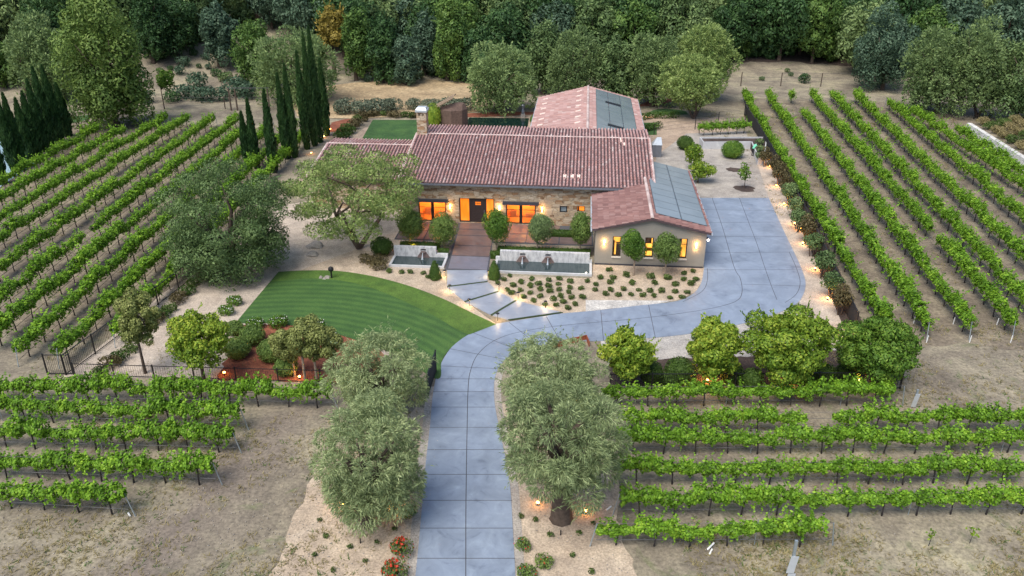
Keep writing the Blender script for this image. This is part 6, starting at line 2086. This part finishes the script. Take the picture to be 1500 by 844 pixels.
# galvanised stakes with plates
def stake(p, top, label, plates):
    g = G(*p)
    h_ = W(p[0], top, g.y).z
    t = thing('steel_stake', label, 'stake', g)
    MB().box(-.06, .06, -.05, .05, -.1, h_).build('post', M['steel'], t)
    for (x0, x1, z0, z1, sk) in plates:
        MB().hexa([(x0 + sk, -.09, z0), (x1 + sk, -.09, z0), (x1 + sk, -.06, z0), (x0 + sk, -.06, z0)], [(x0, -.09, z1), (x1, -.09, z1), (x1, -.06, z1), (x0, -.06, z1)]).build('plate', M['flashing'], t)


stake((1153, 862), 792, 'tall galvanised stake with two pale metal plates at the bottom edge', [(-0.12, 0.22, h_0, h_1, -0.1) for h_0, h_1 in ((1.0, 1.95), (0.05, 0.95))])
stake((1338, 597), 571, 'slanted pale metal stake at the right end of the iron fence', [(-0.1, 0.18, 0.1, 1.0, -0.12)])
wt = [(1357, 502), (1420, 502), (1480, 502), (1338, 474), (1396, 475), (1460, 476)]
for i, p in enumerate(wt):
    g = G(*p)
    o = MB().tube([(0, 0, -.05), (0.02, 0, .55)], 0.035, 7).build('vine_guard', M['white_tube'], None, g)
    tag(o, f'white plastic vine guard on dirt below the right vineyard, {ordinal(i % 3 + 1)} from left in {"front" if i < 3 else "back"} row', 'vine guard', 'white vine guards')
for p, rz, lab in (((1036, 806), .4, 'white vine guard on the dirt below the lowest right vine row, upright of two'), ((1039, 813), 1.0, 'white vine guard fallen on the dirt below the lowest right vine row'), ((188, 752), -.9, 'white tube lying on dirt at the end of the lowest left vine row'), ((888, 748), .7, 'white tube lying on sand right of the drooping olive')):
    g = G(*p)
    o = MB().tube([(0, 0, .03), (.35, 0, .35 if 'upright' in lab else .08)], 0.045, 7).build('vine_guard', M['white_tube'], None, g, rz)
    tag(o, lab, 'vine guard', 'white vine guards')

# rusted steel edging of the bed behind the right olives
M['rust'] = plain('rusted_steel', (0.26, 0.075, 0.035), 0.85, var=0.35, scale=4)
e_ = [G(805, 528), G(807, 512), G(832, 504), G(859, 498), G(863, 508)]
t = thing('steel_edging', 'rust-red steel edging of a bed behind the right-hand olives beside the drive', 'edging', e_[0])
m_ = MB()
for p, q in zip(e_[:-1], e_[1:]):
    d_ = (q - p).normalized(); n_ = Vector((-d_.y, d_.x, 0)) * 0.025
    a_, b_ = p - e_[0], q - e_[0] - d_ * 0.004
    m_.prism([((a_ - n_).x, (a_ - n_).y), ((b_ - n_).x, (b_ - n_).y), ((b_ + n_).x, (b_ + n_).y), ((a_ + n_).x, (a_ + n_).y)], 0, 0.40)
m_.build('steel_strip', M['rust'], t)
for p, lab in (((821, 784), 'small black stake in the sand right of the drive'), ((528, 796), 'small dark stake in the sand left of the drive')):
    tag(MB().tube([(0, 0, -.03), (0.01, 0, .30)], 0.035, 6).build('garden_stake', M['black'], None, G(*p)), lab, 'stake')
for p, lab in (((1360, 800), 'spindly yellowish vine sapling at the lower right, left of two'), ((1420, 796), 'spindly yellowish vine sapling at the lower right, right of two')):
    g = G(*p)
    t = thing('vine_sapling', lab, 'sapling', g, 0, 'vine saplings')
    rng = np.random.default_rng(int(p[0]))
    C = np.stack([rng.normal(0, .10, 34), rng.normal(0, .10, 34), rng.uniform(.45, 1.0, 34)], 1)
    V, F = cards(rng, C, rng.normal(0, 1, (34, 3)) + np.array([0, 0, .8]), 0.15, 0.11)
    obj('leaves', mesh_np('leaves', V, F, M['leaf_gold']), t)
    MB().tube([(0, 0, -.05), (.03, 0, .5), (0, 0, .98)], [.018, .014, .008], 5).build('stem', M['vine_wood'], t)

# stone retaining wall at the right with grasses above it
p0, p1 = G(1412, 198), G(1520, 270)
d_ = (p1 - p0).normalized(); nrm = Vector((-d_.y, d_.x, 0))
t = thing('retaining_wall', 'white stone retaining wall at the right edge above the vines', 'wall', p0, math.atan2(d_.y, d_.x))
M['white_stone'] = stone_mat('white_stone', (1.2, 1.2, 1.8))
for n_ in M['white_stone'].node_tree.nodes:
    if n_.type == 'VALTORGB' and len(n_.color_ramp.elements) == 7:
        for e_, c_ in zip(n_.color_ramp.elements, (.42, .55, .62, .7, .5, .74, .6)): e_.color = (c_, c_, c_ * .98, 1)
MB().hexa([(-.5, 0, -.1), (24, 0, -.1), (24, .8, -.1), (-.5, .8, -.1)], [(-.5, .25, 1.5), (24, .25, 1.5), (24, .8, 1.5), (-.5, .8, 1.5)]).build('stones', M['white_stone'], t)
bk = MB().hexa([(-.5, .81, -.1), (24, .81, -.1), (24, 14, -.1), (-.5, 9, -.1)], [(-.5, .81, 1.45), (24, .81, 1.45), (24, 14, 2.6), (-.5, 9, 2.2)])
o = bk.build('raised_bank', M['vine_dirt'], None, p0, math.atan2(d_.y, d_.x)); o['kind'] = 'structure'
GRS = [clump_mesh('grass_clump', 196 + i, 0.9, 1.0, 420, 0.5, 0.08, k) for i, k in enumerate(('straw', 'bed'))]
cnt = 0
for r_ in range(3):
    for i in range(9):
        if i * 2.2 > 19: continue
        q = p0 + d_ * (0.6 + i * 2.2 + (r_ % 2)) + nrm * (1.7 + r_ * 1.9)
        o = obj('grass_clump', GRS[(i + r_) % 3 % 2], None, (q.x, q.y, 1.5 + 0.09 * (1 + r_ * 1.9)), i)
        tag(o, f'straw-green grass clump above the white stone wall, {ordinal(i + 1)} from left in {("front", "middle", "back")[r_]} row', 'grass clump', 'grass clumps above the stone wall')
g = G(1437, 175)
t = thing('tilted_panel', 'dark tilted panel with pale edges standing among the right olive-grey trees', 'panel', g, -0.2)
for x in (-1.6, 1.6): MB().tube([(x * .6, 0, 0), (x * .6, 0, 2.9)], 0.08, 6).build('post', M['black'], t)
MB().hexa([(-1.5, -.2, 2.6), (1.5, -.2, 2.9), (1.5, -.14, 2.9), (-1.5, -.14, 2.6)], [(-1.5, .3, 4.2), (1.5, .3, 4.6), (1.5, .36, 4.6), (-1.5, .36, 4.2)]).build('panel', M['fence_screen'], t)
MB().hexa([(-1.5, .27, 4.22), (1.5, .27, 4.62), (1.5, .37, 4.62), (-1.5, .37, 4.22)], [(-1.5, .27, 4.30), (1.5, .27, 4.70), (1.5, .37, 4.70), (-1.5, .37, 4.30)]).build('edge', M['flashing'], t)


# ------------------------------------------------------------------ gardener bending over the planter
def person():
    g = G(1102, 229)
    me = bpy.data.meshes.new('body')
    J = dict(hip=(0, 0, .93), lh=(-.09, 0, .90), rh=(.09, 0, .90), lk=(-.11, .02, .50), rk=(.12, -.03, .50), la=(-.12, -.02, .09), ra=(.14, -.02, .09), lt=(-.12, .17, .05), rt=(.15, .16, .05),
             wa=(0, .08, 1.08), ch=(0, .24, 1.28), nk=(0, .36, 1.42), hd=(0, .43, 1.50), ht=(0, .50, 1.62), ls=(-.18, .28, 1.34), rs=(.18, .28, 1.34), le=(-.24, .45, 1.14), re=(.24, .45, 1.14), lw=(-.16, .62, 1.02), rw=(.2, .63, 1.02), lf=(-.14, .70, .98), rf=(.18, .71, .98))
    E_ = [('hip', 'lh'), ('hip', 'rh'), ('lh', 'lk'), ('rh', 'rk'), ('lk', 'la'), ('rk', 'ra'), ('la', 'lt'), ('ra', 'rt'), ('hip', 'wa'), ('wa', 'ch'), ('ch', 'nk'), ('nk', 'hd'), ('hd', 'ht'), ('ch', 'ls'), ('ch', 'rs'), ('ls', 'le'), ('rs', 're'), ('le', 'lw'), ('re', 'rw'), ('lw', 'lf'), ('rw', 'rf')]
    rad = dict(hip=.15, lh=.10, rh=.10, lk=.065, rk=.065, la=.045, ra=.045, lt=.04, rt=.04, wa=.14, ch=.17, nk=.06, hd=.095, ht=.085, ls=.075, rs=.075, le=.045, re=.045, lw=.033, rw=.033, lf=.035, rf=.035)
    ks = list(J)
    me.from_pydata([J[k] for k in ks], [(ks.index(a), ks.index(b)) for a, b in E_], [])
    o = bpy.data.objects.new('person', me)
    link(o)
    sk = o.modifiers.new('skin', 'SKIN')
    for i, k in enumerate(ks):
        me.skin_vertices[0].data[i].radius = (rad[k], rad[k] * (0.75 if k in ('ch', 'wa', 'hip') else 1))
    me.skin_vertices[0].data[0].use_root = True
    ss = o.modifiers.new('sub', 'SUBSURF'); ss.levels = 2; ss.render_levels = 2
    dg = bpy.context.evaluated_depsgraph_get()
    m2 = bpy.data.meshes.new_from_object(o.evaluated_get(dg))
    o.modifiers.clear()
    o.data = m2
    m2.name = 'body'
    sk_m = plain('skin', (0.42, 0.26, 0.19), 0.6); sh = plain('mint_shirt', (0.16, 0.55, 0.36), 0.8); tr_ = plain('black_trousers', (0.02, 0.02, 0.024), 0.8); hr = plain('dark_hair', (0.03, 0.022, 0.018), 0.7)
    m2.materials.clear()
    for m_ in (sh, tr_, sk_m, hr): m2.materials.append(m_)
    for p in m2.polygons:
        c = p.center
        p.use_smooth = True
        if c.z < 0.98 and c.y < 0.3: p.material_index = 1
        elif c.y > .40 and c.z > 1.42 or (c.z < 1.2 and c.y > .5): p.material_index = 2
        elif c.z > 1.46 and c.y > .33: p.material_index = 2
        else: p.material_index = 0
    o.location = g
    o.rotation_euler = (0, 0, R(-62))
    tag(o, 'person in mint green top and black trousers bending over the white planter', 'person')
    hb = bmesh.new(); bmesh.ops.create_icosphere(hb, subdivisions=2, radius=1)
    for v in hb.verts: v.co = Vector((v.co.x * .105, .44 + v.co.y * .11 - .01, 1.575 + v.co.z * .10))
    hm = bpy.data.meshes.new('hair'); hb.to_mesh(hm); hb.free(); hm.materials.append(hr)
    obj('hair', hm, o)


person()
print('objects', len(scene.objects))
